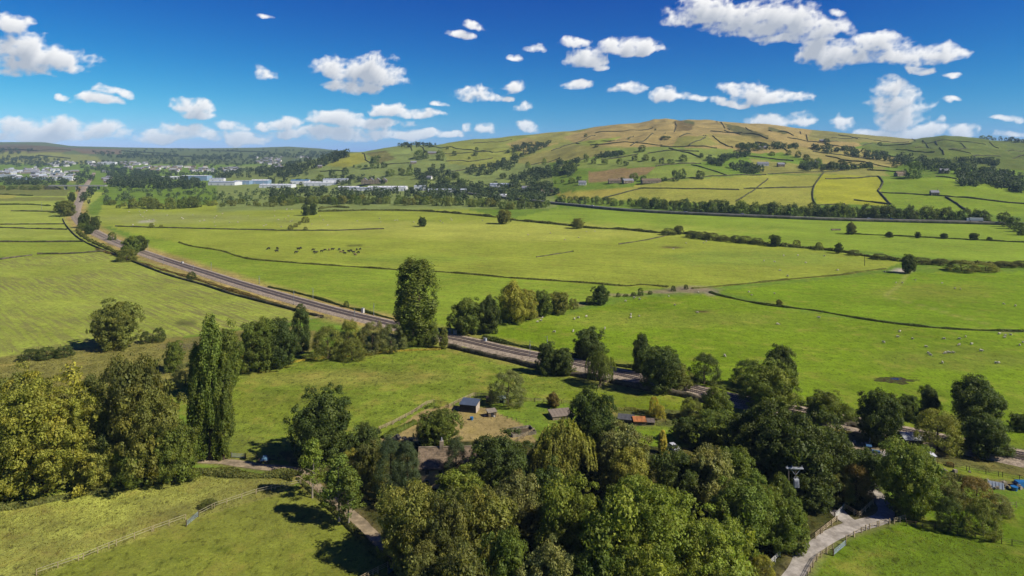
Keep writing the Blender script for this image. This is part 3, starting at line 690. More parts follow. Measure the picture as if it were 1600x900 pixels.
def kind_pine(seed, n=22000):
    rs = np.random.RandomState(seed); C, R = [], []
    for k in range(120):
        t = rs.uniform(.12, 1); a = rs.uniform(0, 6.28); w = 3.3 * (1 - t) ** .6 + .5; rad = w * rs.uniform(.55, 1.0)
        C.append((math.cos(a) * rad, math.sin(a) * rad, t * 9.4 + .3 - rad * .12)); R.append(rs.uniform(.5, .95))
    return trunk_mesh(rs, 9.2, .28, 2.6, 12, m_bark), crown_mesh('crown', [clump_leaves(rs, C, R, n, .22, squash=(1, 1, .62), up=.5, jit=1.1, width=.3)])
def kind_slender(seed, n=5200):
    rs = np.random.RandomState(seed); C, R = [], []
    for k in range(60):
        t = rs.uniform(.32, 1); a = rs.uniform(0, 6.28); rad = (1.9 * math.sin(min(1, (1.04 - t) * 1.5) * 1.57) + .2) * rs.uniform(.3, 1)
        C.append((math.cos(a) * rad, math.sin(a) * rad, t * 9.5)); R.append(rs.uniform(.35, .75))
    return trunk_mesh(rs, 9.0, .13, 1.9, 9, m_birch, low=.35, lean=.03), crown_mesh('crown', [clump_leaves(rs, C, R, n, .27)])
def kind_bush(seed, n=16000, nc=110, size=.24):
    rs = np.random.RandomState(seed); a = rs.uniform(0, 6.28, nc); zz = rs.uniform(.08, .93, nc); rad = 4.3 * np.sqrt(np.clip(1 - ((zz - .30) / .68) ** 2, .03, 1)) * rs.uniform(.65, 1.0, nc) 
    C = np.stack([np.cos(a) * rad, np.sin(a) * rad, zz * 9.3], 1)
    return trunk_mesh(rs, 6.0, .3, 3.0, 8, m_bark, low=.08), crown_mesh('crown', [clump_leaves(rs, C, rs.uniform(.5, 1.15, nc), n, size)])
KIND = {
 'R': [kind_round(11), kind_round(12, lobes=11), kind_round(13, lobes=7, lump=.9), kind_round(14, lobes=10, nc=180), kind_round(15, lobes=8), kind_round(16, lobes=12, nc=170, lump=.8)],
 'B': [kind_round(21, n=36000, size=.22, lobes=13, nc=270, clump=(.38, .80)), kind_round(22, n=36000, size=.22, lobes=15, nc=300, clump=(.35, .75), lump=.9), kind_round(23, n=36000, size=.22, lobes=11, nc=250, clump=(.4, .85)), kind_round(24, n=36000, size=.22, lobes=14, nc=280, clump=(.36, .8), lump=.8)],
 'L': [kind_round(26, n=50000, size=.18, lobes=18, nc=420, clump=(.28, .62)), kind_round(27, n=50000, size=.18, lobes=20, nc=440, clump=(.28, .6), lump=.9)],
 'P': [kind_column(31), kind_column(32, r=1.1, top=.35)], 'W': [kind_willow(41)], 'N': [kind_pine(51), kind_pine(52)],
 'S': [kind_slender(61), kind_slender(62)], 'U': [kind_bush(71), kind_bush(72), kind_bush(73, nc=150)],
}
TONE = {'dk': (.078, .112, .023), 'md': (.130, .178, .028), 'ol': (.172, .194, .038), 'lm': (.182, .236, .032), 'ye': (.262, .272, .040),
        'gy': (.178, .204, .062), 'pi': (.074, .112, .045), 'wl': (.240, .254, .045), 'go': (.40, .36, .055), 'ru': (.175, .140, .038), 'br': (.126, .146, .034)}
_tn = [0]
NAMES = {'R': 'broadleaf_tree', 'B': 'broadleaf_tree', 'L': 'broadleaf_tree', 'P': 'poplar_tree', 'W': 'willow_tree', 'N': 'pine_tree', 'S': 'slender_tree', 'U': 'shrub'}
def tree(x, yb, yt, w, kind, tone, label, group=None, var=None, name=None):
    p = gp(x, yb); s = F / p.y; h = (yb - yt) / s; wid = w / s
    _tn[0] += 1; i = _tn[0]; rs = random.Random(i * 77)
    tr, cr = KIND[kind][(i if var is None else var) % len(KIND[kind])]
    kw = wid / {'P': 2.9, 'S': 4.6, 'N': 7.6, 'W': 9.0, 'U': 10.0}.get(kind, 10.4); kh = h / 9.9
    o = thing(name or NAMES[kind], label, 'shrub' if kind == 'U' else 'tree', p, rs.uniform(0, 6.28), group, (kw, kw, kh))
    t = obj('trunk', tr, o); c = obj('crown', cr, o)
    f = rs.uniform(.9, 1.1); q = TONE[tone]; c.color = (q[0] * f * rs.uniform(.94, 1.06), q[1] * f, q[2] * f, 1)
    return o
# ------------------------------------------------------------------ trees one by one: x, base y, top y, width, kind, tone, label
TREES = [
 (70,768,588,168,'L','ye','huge yellow-green ash filling the left edge beside the meadow'),
 (20,690,577,104,'R','ol','olive tree behind the huge yellow-green ash'),
 (8,775,672,80,'R','ol','green-and-yellow tree cut off at the left edge below the ash'),
 (155,760,684,82,'R','wl','low yellowish tree at the right foot of the huge ash'),
 (140,700,588,66,'R','br','brownish tree tucked between the huge ash and the dark grove'),
 (208,742,551,104,'B','br','tallest dark olive tree of the grove left of the narrow poplars'),
 (168,752,640,80,'R','dk','dark green tree at the left side of the grove by the ash'),
 (235,752,598,112,'B','ol','broad olive tree in the middle of the grove left of the poplars'),
 (275,752,660,70,'R','md','lower green tree at the right side of the grove next to the poplars'),
 (212,758,690,70,'R','md','low bushy tree at the foot of the grove beside the meadow'),
 (329,718,507,46,'P','md','tallest narrow poplar beside the farm track'),
 (309,718,548,32,'P','md','left and shorter poplar of the narrow three by the track'),
 (349,718,560,32,'P','md','right and shortest poplar of the narrow three by the track'),
 (345,618,507,72,'R','md','dark round tree half hidden behind the narrow poplars'),
 (272,580,533,32,'R','md','small dark tree standing alone left of the narrow poplars'),
 (373,583,550,32,'U','ye','yellowish bush right of the narrow poplars'),
 (290,600,566,44,'U','gy','thin grey scrub left of the poplar tops'),
 (405,580,497,66,'B','md','large green tree at the left of the clump on the old hedge line'),
 (440,574,499,60,'R','dk','dark tree in the middle of the clump on the old hedge line'),
 (470,552,487,30,'P','dk','dark pointed tree at the right of the clump on the old hedge line'),
 (180,544,470,76,'B','ol','large lone tree at the edge of the streaky left field'),
 (45,562,545,34,'U','dk','leftmost dark bush of the low hedge under the streaky field'),
 (72,560,542,34,'U','dk','middle dark bush of the low hedge under the streaky field'),
 (100,557,540,30,'U','dk','rightmost dark bush of the low hedge under the streaky field'),
 (228,536,517,20,'U','dk','smaller of two dark bushes right of the lone field tree'),
 (248,534,511,22,'U','dk','taller of two dark bushes right of the lone field tree'),
 (512,560,508,54,'U','ol','dark olive round bush left of the pale willow scrub'),
 (545,551,498,44,'U','wl','pale yellow-green shrub between the olive bush and willow scrub'),
 (550,562,528,44,'U','ol','low olive shrub in front of the pale yellow-green one'),
 (582,550,502,50,'U','gy','left clump of the pale willow scrub below the railway'),
 (612,548,505,50,'U','gy','right clump of the pale willow scrub below the railway'),
 (651,537,413,70,'P','md','very tall broad poplar standing by the railway'),
 (640,540,498,40,'U','md','green shrub at the left foot of the very tall poplar'),
 (670,540,500,36,'U','md','green shrub at the right foot of the very tall poplar'),
 (693,545,513,16,'P','ol','small columnar bush right of the very tall poplar'),
 (730,522,466,62,'R','md','broad green tree right of the railway and tall poplar'),
 (765,521,463,40,'R','dk','dark tree touching the broad green tree beyond the railway'),
 (800,504,437,50,'R','ye','tall yellowing tree in the row along the stream'),
 (824,500,452,34,'R','wl','slimmer yellow-green tree right of the tall yellowing one'),
 (847,494,452,32,'R','md','mid-green tree in the middle of the stream row'),
 (873,490,456,36,'R','ol','dark round tree near the end of the stream row'),
 (896,483,466,18,'U','ol','small bush ending the stream row'),
 (938,476,446,30,'R','dk','small dark tree beside the stream in open pasture'),
 (922,476,462,16,'U','br','brown bush left of the small dark stream tree'),
 (855,584,535,34,'R','dk','left of two dark trees joined beside the railway'),
 (880,586,543,38,'R','dk','right of two dark trees joined beside the railway'),
 (922,562,513,54,'R','dk','round dark tree on the far side of the railway'),
 (938,602,547,46,'W','md','drooping pale green tree in front of the railway'),
 (1005,584,523,38,'R','dk','tall dark tree at the left of the railway group'),
 (1030,612,540,70,'B','dk','broad green tree in the railway group over the wall'),
 (1055,608,568,54,'R','ol','olive-tinged tree at the right of the railway group'),
 (1100,600,551,58,'U','dk','dark grey-green round bush on the pasture side of the railway'),
 (1168,606,562,54,'U','dk','dark grey bush left of the tall railway trees'),
 (1220,610,540,56,'R','dk','top dark tree standing above the right railway clump'),
 (1200,640,566,104,'B','md','wide olive-green tree of the right railway clump'),
 (1290,660,608,62,'R','md','brown-tipped tree sloping down to the railway at right'),
 (1322,662,632,40,'U','md','low dark bush beside the visible track at right'),
 (793,631,577,64,'U','gy','round grey-olive tree in the grass paddock by the shed'),
 (503,720,608,112,'B','dk','big dark sycamore left of the sandy arena'),
 (572,712,662,48,'R','dk','smaller dark tree at the right side of the sycamore'),
 (684,704,639,76,'B','md','round green-gold tree standing inside the sandy arena'),
 (864,636,612,22,'R','ru','small reddish tree by the paddock fence'),
 (928,740,606,96,'B','dk','tall dark tree between the willow and the garden'),
 (880,765,650,108,'W','wl','golden-green weeping willow below the arena'),
 (1022,650,618,18,'U','go','taller of the golden garden shrubs by the railway paddock'),
 (1032,654,632,18,'U','go','shorter of the golden garden shrubs by the railway paddock'),
 (1082,656,620,40,'U','ol','olive bush between the golden shrubs and the green tree'),
 (1121,656,600,50,'R','md','bright green tree left of the dark plantation'),
 (1035,708,674,16,'P','go','small yellow conifer beside the parked car'),
 (1130,700,645,90,'R','md','spreading green tree behind the parked car'),
 (1072,690,652,50,'R','dk','low dark tree behind the garden by the parked car'),
 (1240,770,634,150,'B','dk','largest very dark tree of the plantation right of the garden'),
 (1180,745,640,96,'R','dk','dark tree at the left of the plantation'),
 (1300,755,660,80,'R','dk','dark tree at the right end of the plantation above the lane'),
 (1375,692,610,72,'R','dk','dark round tree left of the olive willow near the yard'),
 (1418,655,616,36,'R','dk','narrow dark tree behind the yard trees'),
 (1452,650,604,36,'R','dk','pointed dark tree behind the olive willow'),
 (1466,703,640,76,'U','wl','pale olive round willow beside the yard'),
 (1530,668,590,88,'R','dk','big dark tree on the pasture edge at right'),
 (1542,710,645,78,'R','dk','dark tree in front of the big one at right'),
 (1597,672,648,34,'R','dk','dark tree cut by the right edge below the pasture'),
 (1418,800,688,96,'B','md','large mid-green tree overhanging the bend of the lane'),
 (1338,781,726,54,'U','ru','russet shrub left of the lane where it enters the trees'),
 (1312,787,742,48,'U','ol','olive shrub above the wooden corner fence'),
 (1480,790,742,60,'U','br','left part of the brown-green hedge right of the lane tree'),
 (1525,788,746,56,'U','ru','right part of the brown-green hedge with rusty leaves'),
 (1485,828,777,46,'U','dk','dark bush in the field corner right of the lane'),
 (1536,836,778,56,'U','ol','olive hawthorn bush at the right field fence'),
 (1562,805,772,40,'U','gy','pale reedy clump behind the hawthorn bush'),
 (1270,796,742,64,'R','dk','dark tree right of the transformer poles'),
 (1222,800,742,48,'R','md','tree in front of the left transformer pole'),
 (1230,858,772,70,'R','md','green tree with yellow edge left of the lane'),
 (1160,862,748,112,'B','md','broad mid-green tree beside the yellow-edged one'),
 (1192,905,868,40,'U','ye','yellow shrub at the bottom beside the lane'),
 (1222,856,832,36,'U','ol','low bush on the lane verge by the white rail fence'),
 (488,778,688,44,'S','lm','slender pale tree left of the farm track bend'),
 (530,815,712,62,'S','md','slender tree with pale trunks beside the farm track'),
 (545,822,735,50,'S','md','second slender pale-stemmed tree on the track side'),
 (580,762,692,56,'R','br','bronze-tinted tree behind the slender ones'),
 (548,750,700,40,'U','ye','yellowing bush in front of the sycamore'),
 (610,790,684,62,'N','pi','left of two blue-green pines by the farmhouse'),
 (636,792,690,56,'N','pi','right of two blue-green pines by the farmhouse'),
 (712,772,684,48,'N','pi','dark conifer in front of the farmhouse roof'),
 (782,778,676,112,'B','dk','dark round tree flecked with brown right of the farmhouse'),
 (722,800,735,86,'R','lm','small yellow-green tree below the dark conifer'),
 (640,885,756,116,'B','ol','olive tree over the farm track'),
 (700,905,772,100,'B','br','ivy-clad brown-green tree in the wood'),
 (760,890,766,110,'R','ol','olive tree in the wood below the dark round tree'),
 (810,850,742,90,'R','gy','grey-green tree in the wood below the willow'),
 (855,830,722,70,'R','dk','dark tree at the foot of the willow'),
 (975,770,665,90,'R','gy','grey-green tree between dark tree and parked car'),
 (985,800,700,80,'R','wl','yellow-green tree in the wood left of the car'),
 (1060,800,702,92,'B','dk','dark green tree in the wood below the parked car'),
 (1110,805,697,90,'R','gy','silvery tree in the wood right of the car'),
 (1150,790,700,70,'R','md','green tree in the wood by the plantation'),
 (905,920,752,130,'L','lm','lime-green tree at the left of the bright canopy'),
 (985,960,752,180,'L','lm','tallest lime-green tree in the middle of the bright canopy'),
 (1085,960,792,170,'L','lm','wide lime-green tree at the right of the bright canopy'),
 (1140,945,820,90,'R','lm','yellowish tree edging the bright canopy by the lane'),
 (860,985,850,110,'R','gy','pale grey-green tree at the bottom of the wood'),
 (790,970,830,90,'R','md','dark green tree at the bottom of the wood'),
 (720,985,850,110,'R','br','shadowed tree at the bottom edge below the ivy-clad one'),
 (1000,1010,862,130,'L','lm','lowest lime tree cut by the bottom edge'),
 (940,990,845,110,'R','md','green tree cut by the bottom edge left of the lowest lime tree'),
 (1100,990,880,90,'R','lm','lime tree cut by the bottom edge beside the lane trees'),
 (660,945,850,80,'R','br','shadowed shrubby tree above the blue gate'),
 (1040,880,765,90,'B','md','darker green tree behind the bright canopy'),
 (880,870,762,80,'R','md','green tree rising behind the left bright canopy'),
 (1200,830,760,60,'R','md','tree between the broad mid-green one and the pole'),
 (1350,760,700,70,'R','dk','dark tree shading the lane entrance'),
 (325,792,781,30,'U','br','dark rush clump in the meadow above the wire fence'),
 (205,400,369,30,'R','md','dark round tree over the railway curve'),
 (215,393,369,34,'R','dk','dark rounded bush behind the railway curve tree'),
 (198,408,388,34,'U','ol','olive scrub at the foot of the railway curve tree'),
 (299,437,424,16,'U','dk','small bush on the railway bank'),
 (470,486,474,18,'U','dk','low bush between railway and left field'),
 (541,480,470,10,'U','dk','tiny bush on the pasture side of the railway'),
 (128,361,348,18,'U','md','bush in the lineside scrub below the curve'),
 (139,366,350,16,'R','dk','small dark tree on the inside of the railway curve'),
 (131,356,330,18,'R','dk','dark lineside tree right of the curve'),
 (148,360,338,18,'R','dk','dark lineside tree at the right end of the curve clump'),
 (104,338,312,28,'R','ol','olive tree left of the railway where it narrows'),
 (96,332,314,22,'R','md','green tree beside the olive one left of the railway'),
 (112,316,300,12,'R','dk','dark tree at the bridge end of the lineside clump'),
 (175,376,362,14,'U','md','bush on the railway fence'),
 (660,354,338,14,'R','dk','small lone tree in the middle of the bright field'),
 (787,350,327,26,'R','ol','lone tree at the end of the far hedge'),
 (478,337,319,14,'R','dk','left dark tree on the far field hedge'),
 (489,336,318,14,'R','dk','right dark tree on the far field hedge'),
 (1420,427,397,24,'R','dk','lone tree by the pale concrete apron'),
 (1218,478,468,12,'R','ol','tiny lone tree on the right-hand field wall'),
 (1330,366,346,16,'R','br','thin tree on the field boundary below the bypass'),
 (903,357,341,22,'R','ol','rounded tree on the long diagonal hedge'),
 (1060,366,352,18,'R','br','bushy tree halfway along the diagonal hedge'),
 (1211,385,367,20,'R','dk','dark tree near the right end of the diagonal hedge'),
 (1311,396,379,14,'R','dk','dark tree on the hedge left of the dead tree'),
 (1503,424,406,50,'U','ol','large olive mound of scrub on the right hedge'),
 (1540,424,410,40,'U','wl','pale willow scrub right of the olive mound'),
 (1280,391,378,14,'U','ol','small bush on the diagonal hedge'),
 (1245,386,374,14,'U','ol','bush on the diagonal hedge right of the dark tree'),
]
GROUPED = [   # rows of look-alikes
 ('bush in the thick middle stretch of the diagonal hedge', 'bushes in the diagonal hedge', 'U', 'br', [(1045,367,356,26),(1082,371,360,24),(1097,373,361,30),(1113,375,363,26),(1130,377,367,20),(1150,379,367,20),(1165,380,368,26),(1184,382,371,22),(1335,399,390,24),(1375,405,396,30),(1440,412,402,34),(1470,414,404,30),(1570,417,408,36),(1596,417,407,30)]),
 ('tiny round bush in the line along the stream bank', 'bushes along the stream bank', 'U', 'dk', [(966,464,457,8),(978,463,459,9),(990,463,456,9),(1001,462,449,10),(1016,460,454,8),(1052,455,446,9),(1072,452,444,8)]),
 ('small dark thorn tree on the hedge below the bypass', 'thorn trees under the bypass', 'R', 'dk', [(1390,371,361,12),(1434,372,362,10),(1475,373,364,12),(1522,375,364,16),(1546,376,370,9)]),
 ('bush in the scattered line crossing the far pasture', 'bushes crossing the far pasture', 'U', 'ol', [(454,359,351,10),(462,355,348,8),(468,351,345,6),(477,348,338,14),(477,360,354,8),(237,356,348,9),(252,356,351,7)]),
]
for t in TREES: tree(*t)
ORD = lambda k: str(k) + ('th' if 10 <= k % 100 <= 20 else {1: 'st', 2: 'nd', 3: 'rd'}.get(k % 10, 'th'))
for label, grp, kd, tn, L in GROUPED:
    for k, (x, yb, yt, w) in enumerate(sorted(L)): tree(x, yb, yt, w, kd, tn, label + ', ' + ORD(k + 1) + ' from the left', grp)
WORD = {'dk': 'dark', 'md': 'mid-green', 'ol': 'olive', 'lm': 'bright green', 'wl': 'pale'}

# ------------------------------------------------------------------ distant trees: one light mesh each
def far_kind(seed, n=100, nc=20, size=2.4, tall=1.0):
    rs = np.random.RandomState(seed); a = rs.uniform(0, 6.28, nc); zz = rs.uniform(.1, .95, nc)
    rad = 4.0 * np.sqrt(np.clip(1 - ((zz - .42) / .60) ** 2, .03, 1)) * rs.uniform(.6, 1.0, nc)
    C = np.stack([np.cos(a) * rad, np.sin(a) * rad, zz * 9.2], 1)
    return clump_leaves(rs, C, rs.uniform(1.0, 1.9, nc), n, size)
FAR_RAW = [far_kind(101), far_kind(102), far_kind(103, nc=34), far_kind(104, nc=20), far_kind(105)]
FAR_BIG = [crown_mesh('far_tree', [far_kind(110 + k, n=1700, nc=44, size=.72)]) for k in range(5)]
FAR = FAR_BIG
_fr = random.Random(99)
def far_tree(x, yb, h, w, tone, label, group, big=False, name='distant_tree'):
    p = gp(x, yb); m = _fr.choice(FAR_BIG if big else FAR); o = obj(name, m, None, p, _fr.uniform(0, 6.28))
    q = TONE[tone]; f = _fr.uniform(.75, 1.2); o.color = (q[0] * f * _fr.uniform(.9, 1.1), q[1] * f, q[2] * f, 1)
    o.scale = (w / 9.6, w / 9.6, h / 9.8); return tag(o, label, 'tree', group)
def belt(pts, n, h, w, label, group, tones=('dk', 'dk', 'dk', 'md'), jit=3, big=True, x0=None):
    P = straight_line([(a, b) for a, b in pts], 1.0)
    for k in range(n):
        tn = _fr.choice(tones); t = (k + _fr.uniform(.2, .8)) / n; x, y = P[min(len(P) - 1, int(t * len(P)))]
        hh = _fr.uniform(*h); far_tree(x + _fr.uniform(-2, 2), y + _fr.uniform(-jit, jit), hh, hh * _fr.uniform(*w), tn, WORD[tn] + ' ' + label + ', ' + ORD(k + 1) + ' from the left', group, big)
# bypass belt (two rows), valley belt front row
belt([(1000,325),(1100,332),(1200,336),(1300,339),(1400,342),(1500,345),(1545,349)], 70, (11, 18), (.75, 1.15), 'tree in the belt lining the bypass wall', 'trees lining the bypass', jit=1.2)
belt([(868,318),(920,318),(990,322),(1010,325)], 16, (9, 14), (.8, 1.2), 'tree in the clump left of the bypass wall', 'trees at the left end of the bypass', tones=('md', 'lm', 'dk', 'ol'), jit=1.5)
belt([(1560,350),(1590,360),(1600,372)], 5, (9, 15), (.9, 1.2), 'tree by the right edge at the bypass end', 'trees where the bypass meets the right edge', jit=2)
belt([(420,318),(520,319),(620,319),(720,321),(800,326),(860,323)], 62, (9, 15), (.8, 1.2), 'tree in the front row of the valley belt', 'front row of the valley tree belt', tones=('dk', 'md', 'md', 'ol'), jit=2)
belt([(160,322),(230,324),(330,322),(420,321),(520,315),(545,312)], 40, (5, 9), (1.1, 1.7), 'bush in the scrub edge right of the railway', 'scrub edge right of the railway', tones=('ol', 'wl', 'md', 'ol'), jit=3)
belt([(195,325),(260,326),(285,326),(310,325)], 6, (13, 20), (.9, 1.2), 'large rounded tree standing out of the railway scrub', 'large trees in the railway scrub', tones=('dk', 'ol', 'md'), jit=1)
belt([(0,297),(30,296),(80,295)], 12, (7, 11), (1, 1.4), 'tree along the left meadow edge before the bridge', 'trees along the left meadow edge', tones=('dk', 'ol', 'md'), jit=1.5)
# hill trees one by one: x, base y, height px, width px
HILL = [(540,273,11,11),(553,262,4,3),(562,262,4,6),(572,261,4,5),(585,263,18,14),(592,247,5,6),(600,262,8,10),(609,275,10,14),(627,273,10,10),(640,274,12,12),(641,263,6,4),(520,280,14,12),(500,282,9,12),
 (655,247,12,14),(665,248,12,10),(688,251,15,13),(699,233,4,4),(710,243,7,7),(743,243,6,7),(745,235,5,5),(677,262,6,6),(733,249,4,4),(786,279,9,10),(698,288,12,10),(712,281,12,12),(720,292,12,14),(690,288,10,14),
 (838,267,7,5),(850,257,9,7),(825,262,9,8),(915,214,5,5),(932,230,6,6),(916,253,12,8),(928,256,8,8),(945,257,9,10),(895,269,12,12),(884,264,9,12),(968,257,9,9),(978,259,7,8),(1003,237,10,11),(1034,256,9,8),
 (992,251,8,9),(1009,251,10,11),(1021,252,7,7),(1067,252,10,13),(1048,256,7,11),(1056,283,16,12),(1066,279,15,12),(1094,280,13,13),(1038,283,6,9),(1024,204,3,3),(982,218,3,3),(991,282,12,13),(1005,283,8,9),(973,284,7,9),
 (868,287,5,4),(879,286,6,6),(905,285,9,9),(893,286,8,10),(1040,217,5,14),(1096,247,8,6),(1206,243,6,10),(1232,242,7,8),(1247,246,10,9),(1260,250,9,10),(1278,235,9,7),(1292,224,8,9),(1375,228,6,7),(1428,278,24,24),(1398,262,6,8),
 (1155,232,8,10),(1165,235,10,14),(1188,235,9,10),(1180,234,8,8),(1352,262,6,7),(1265,258,12,13),(1277,262,14,14),(1255,262,8,10),(1535,217,5,8),(1545,217,6,9),(1553,218,4,6),(1225,257,4,6),(1302,266,14,14),(1315,262,12,12)]
HC_ = {}
for (x, y, h, w) in sorted(HILL):
    p = gp(x, y); s = F / p.y
    near = 'beside the walls on the hillside fields' if x > 830 else 'on the green lower hillside'
    HC_[near] = HC_.get(near, 0) + 1
    far_tree(x, y, h / s * 1.05, w / s * 1.1, _fr.choice(['dk', 'dk', 'md']), 'lone tree ' + near + ', ' + ORD(HC_[near]) + ' from the left', 'single trees ' + near, True)
# woods that read as one mass
def wood(name, label, areas, seed=1, size=(7, 12)):
    rs = np.random.RandomState(seed); V, Q, Ti, Hu, b = [], [], [], [], 0
    for (poly, n, hs, light) in areas:
        xs = [q[0] for q in poly]; ys = [q[1] for q in poly]
        x, y = rs.uniform(min(xs), max(xs), n * 30), rs.uniform(min(ys), max(ys), n * 30); k = inside(x, y, poly)
        for p in gpb(x[k][:n], y[k][:n]):
            v, f, t, h = FAR_RAW[rs.randint(5)]
            hh = rs.uniform(*hs); ww = hh * rs.uniform(.85, 1.3); a = rs.uniform(0, 6.28); c, s = math.cos(a), math.sin(a)
            vv = np.stack([(v[:, 0] * c - v[:, 1] * s) * ww / 9.6 + p[0], (v[:, 0] * s + v[:, 1] * c) * ww / 9.6 + p[1], v[:, 2] * hh / 9.8 + p[2]], 1)
            V.append(vv); Q.append(f + b); b += len(vv); Ti.append(t * rs.uniform(.7, 1.15) * light); Hu.append(h * rs.uniform(.2, 1))
    if not V: return
    me = np_mesh(name, np.concatenate(V), np.concatenate(Q), m_leaf, [('tint', 'FLOAT', np.concatenate(Ti)), ('hue', 'FLOAT', np.concatenate(Hu))])
    o = tag(obj(name, me), label, 'wood', kind='stuff'); o.color = (.072, .104, .038, 1)
wood('valley_woodland', 'dark mass of trees across the valley floor before the sheds', [
  ([(420,298),(860,302),(860,318),(640,312),(420,312)], 210, (8, 14), 1.0), ([(160,296),(420,300),(430,318),(160,316)], 150, (4, 9), 1.6), ([(165,280),(310,283),(320,296),(170,296)], 120, (12, 18), .9),
  ([(0,280),(105,282),(105,290),(0,290)], 70, (9, 14), .9), ([(680,290),(870,292),(870,304),(680,302)], 70, (8, 13), 1.1), ([(650,283),(760,290),(740,300),(650,298)], 40, (8, 13), .9), ([(120,300),(130,300),(128,318),(140,322),(150,300),(140,292)], 16, (7, 11), .9)], 1)
wood('town_woodland', 'trees mixed among the roofs of the distant town', [
  ([(0,245),(70,246),(110,254),(115,262),(60,262),(0,260)], 150, (10, 16), .8), ([(115,254),(200,250),(200,264),(130,270)], 80, (9, 14), .9), ([(150,262),(175,262),(240,270),(250,282),(170,282)], 130, (10, 16), .9),
  ([(200,268),(330,270),(330,276),(200,275)], 60, (9, 13), .9), ([(330,262),(480,268),(480,277),(330,280)], 130, (9, 15), .9), ([(400,262),(480,250),(545,246),(520,256),(480,266),(400,272)], 120, (9, 14), .8), ([(230,250),(420,246),(420,260),(230,260)], 150, (9, 14), .8),
  ([(100,272),(150,272),(150,282),(120,290)], 30, (9, 14), .8), ([(420,282),(540,284),(550,290),(430,292)], 34, (8, 12), .9), ([(520,276),(600,280),(600,288),(530,288)], 26, (8, 12), .9)], 2)
wood('far_hill_woodland', 'blue-hazed woods on the far valley side', [
  ([(-40,232),(60,234),(40,241),(-40,241)], 40, (12, 20), .8), ([(130,236),(200,240),(330,243),(545,238),(545,246),(300,250),(170,247)], 300, (12, 20), .8), ([(180,232),(540,235),(540,239),(200,239)], 60, (10, 16), .8), ([(1560,219),(1640,219),(1640,226),(1560,223)], 30, (12, 18), .7)], 3)
wood('hillside_woodland', 'belts of dark woodland following the gullies of the hill', [
  ([(770,262),(800,232),(830,226),(860,222),(850,234),(815,246),(800,262)], 70, (9, 14), .9), ([(730,262),(790,258),(800,266),(760,276),(730,272)], 40, (9, 13), .9), ([(650,270),(700,262),(720,272),(690,284),(650,280)], 40, (9, 14), .9),
  ([(815,272),(850,262),(900,266),(890,276),(840,280),(815,282)], 50, (8, 13), .9), ([(920,244),(975,239),(975,243),(920,251)], 26, (8, 12), .9), ([(870,254),(905,252),(905,262),(870,262)], 18, (8, 12), .9),
  ([(1100,252),(1125,246),(1170,238),(1172,243),(1135,252),(1128,262),(1105,260)], 44, (8, 13), .9), ([(1130,262),(1160,258),(1192,266),(1190,274),(1150,270)], 34, (8, 13), .9), ([(1245,260),(1360,260),(1365,266),(1250,268)], 60, (8, 12), .9),
  ([(1268,232),(1300,232),(1360,238),(1460,252),(1560,270),(1600,278),(1600,304),(1560,292),(1480,272),(1430,262),(1360,250),(1290,240)], 230, (9, 15), .8), ([(1490,250),(1560,252),(1560,260),(1500,256)], 34, (9, 13), .75), ([(1495,282),(1545,278),(1600,290),(1600,302),(1540,292),(1500,292)], 60, (9, 15), .9),
  ([(612,230),(640,224),(682,226),(682,230),(640,231)], 34, (8, 14), .9), ([(1208,226),(1245,228),(1245,233),(1205,233)], 26, (8, 12), .9), ([(1160,226),(1205,228),(1200,236),(1155,234)], 30, (8, 12), .9), ([(800,272),(830,275),(860,290),(860,305),(800,302)], 46, (8, 13), 1.0)], 4)
# ------------------------------------------------------------------ walls, hedges, fences, gates
m_stone = mat('dry_stone', col(118, 108, 90), 0.95, 0.45, 1.1, 0.1, bump=0.6, tint2=col(78, 78, 56))
m_stonefar = mat('dark_stone', col(104, 98, 76), 0.95, 0.4, 0.5, 0.1, tint2=col(72, 78, 44))
m_stonepale = mat('pale_stone', col(168, 158, 138), 0.95, 0.4, 0.8, 0.1, tint2=col(110, 104, 88))
def wall(px, label, group=None, h=1.5, w=0.9, m=None, name='dry_stone_wall', cat='wall', curve=False):
    P = gpl(px); step = max(0.8, P[0].y / 220.0)
    L = smooth_line(P, step) if curve else straight_line(P, step); n = len(L)
    i = np.arange(n); hh = h * (1 + 1.1 * fbm(i / 2.3, np.full(n, P[0].x % 97), 8, 3)); ww = w * (1 + .3 * fbm(i / 3.1, np.full(n, P[0].x % 53), 18, 2))
    d = np.gradient(L, axis=0); d /= np.linalg.norm(d, axis=1)[:, None] + 1e-9; nr = np.stack([-d[:, 1], d[:, 0]], 1); z = tz(L[:, 0], L[:, 1])
    V = np.stack([np.c_[L - nr * (ww / 2)[:, None], z - .3], np.c_[L - nr * (ww * .38)[:, None], z + hh], np.c_[L + nr * (ww * .38)[:, None], z + hh], np.c_[L + nr * (ww / 2)[:, None], z - .3]], 1).reshape(-1, 3)
    o0 = V[0].copy(); V -= o0; idx = np.arange(n * 4).reshape(n, 4)
    Q = np.concatenate([np.stack([idx[:-1, j], idx[1:, j], idx[1:, (j+1) % 4], idx[:-1, (j+1) % 4]], 1) for j in range(4)] + [[idx[0, ::-1]], [idx[-1]]])
    o = obj(name, np_mesh(name, V, Q, m or m_stonefar), None, tuple(o0)); return tag(o, label, cat, group)
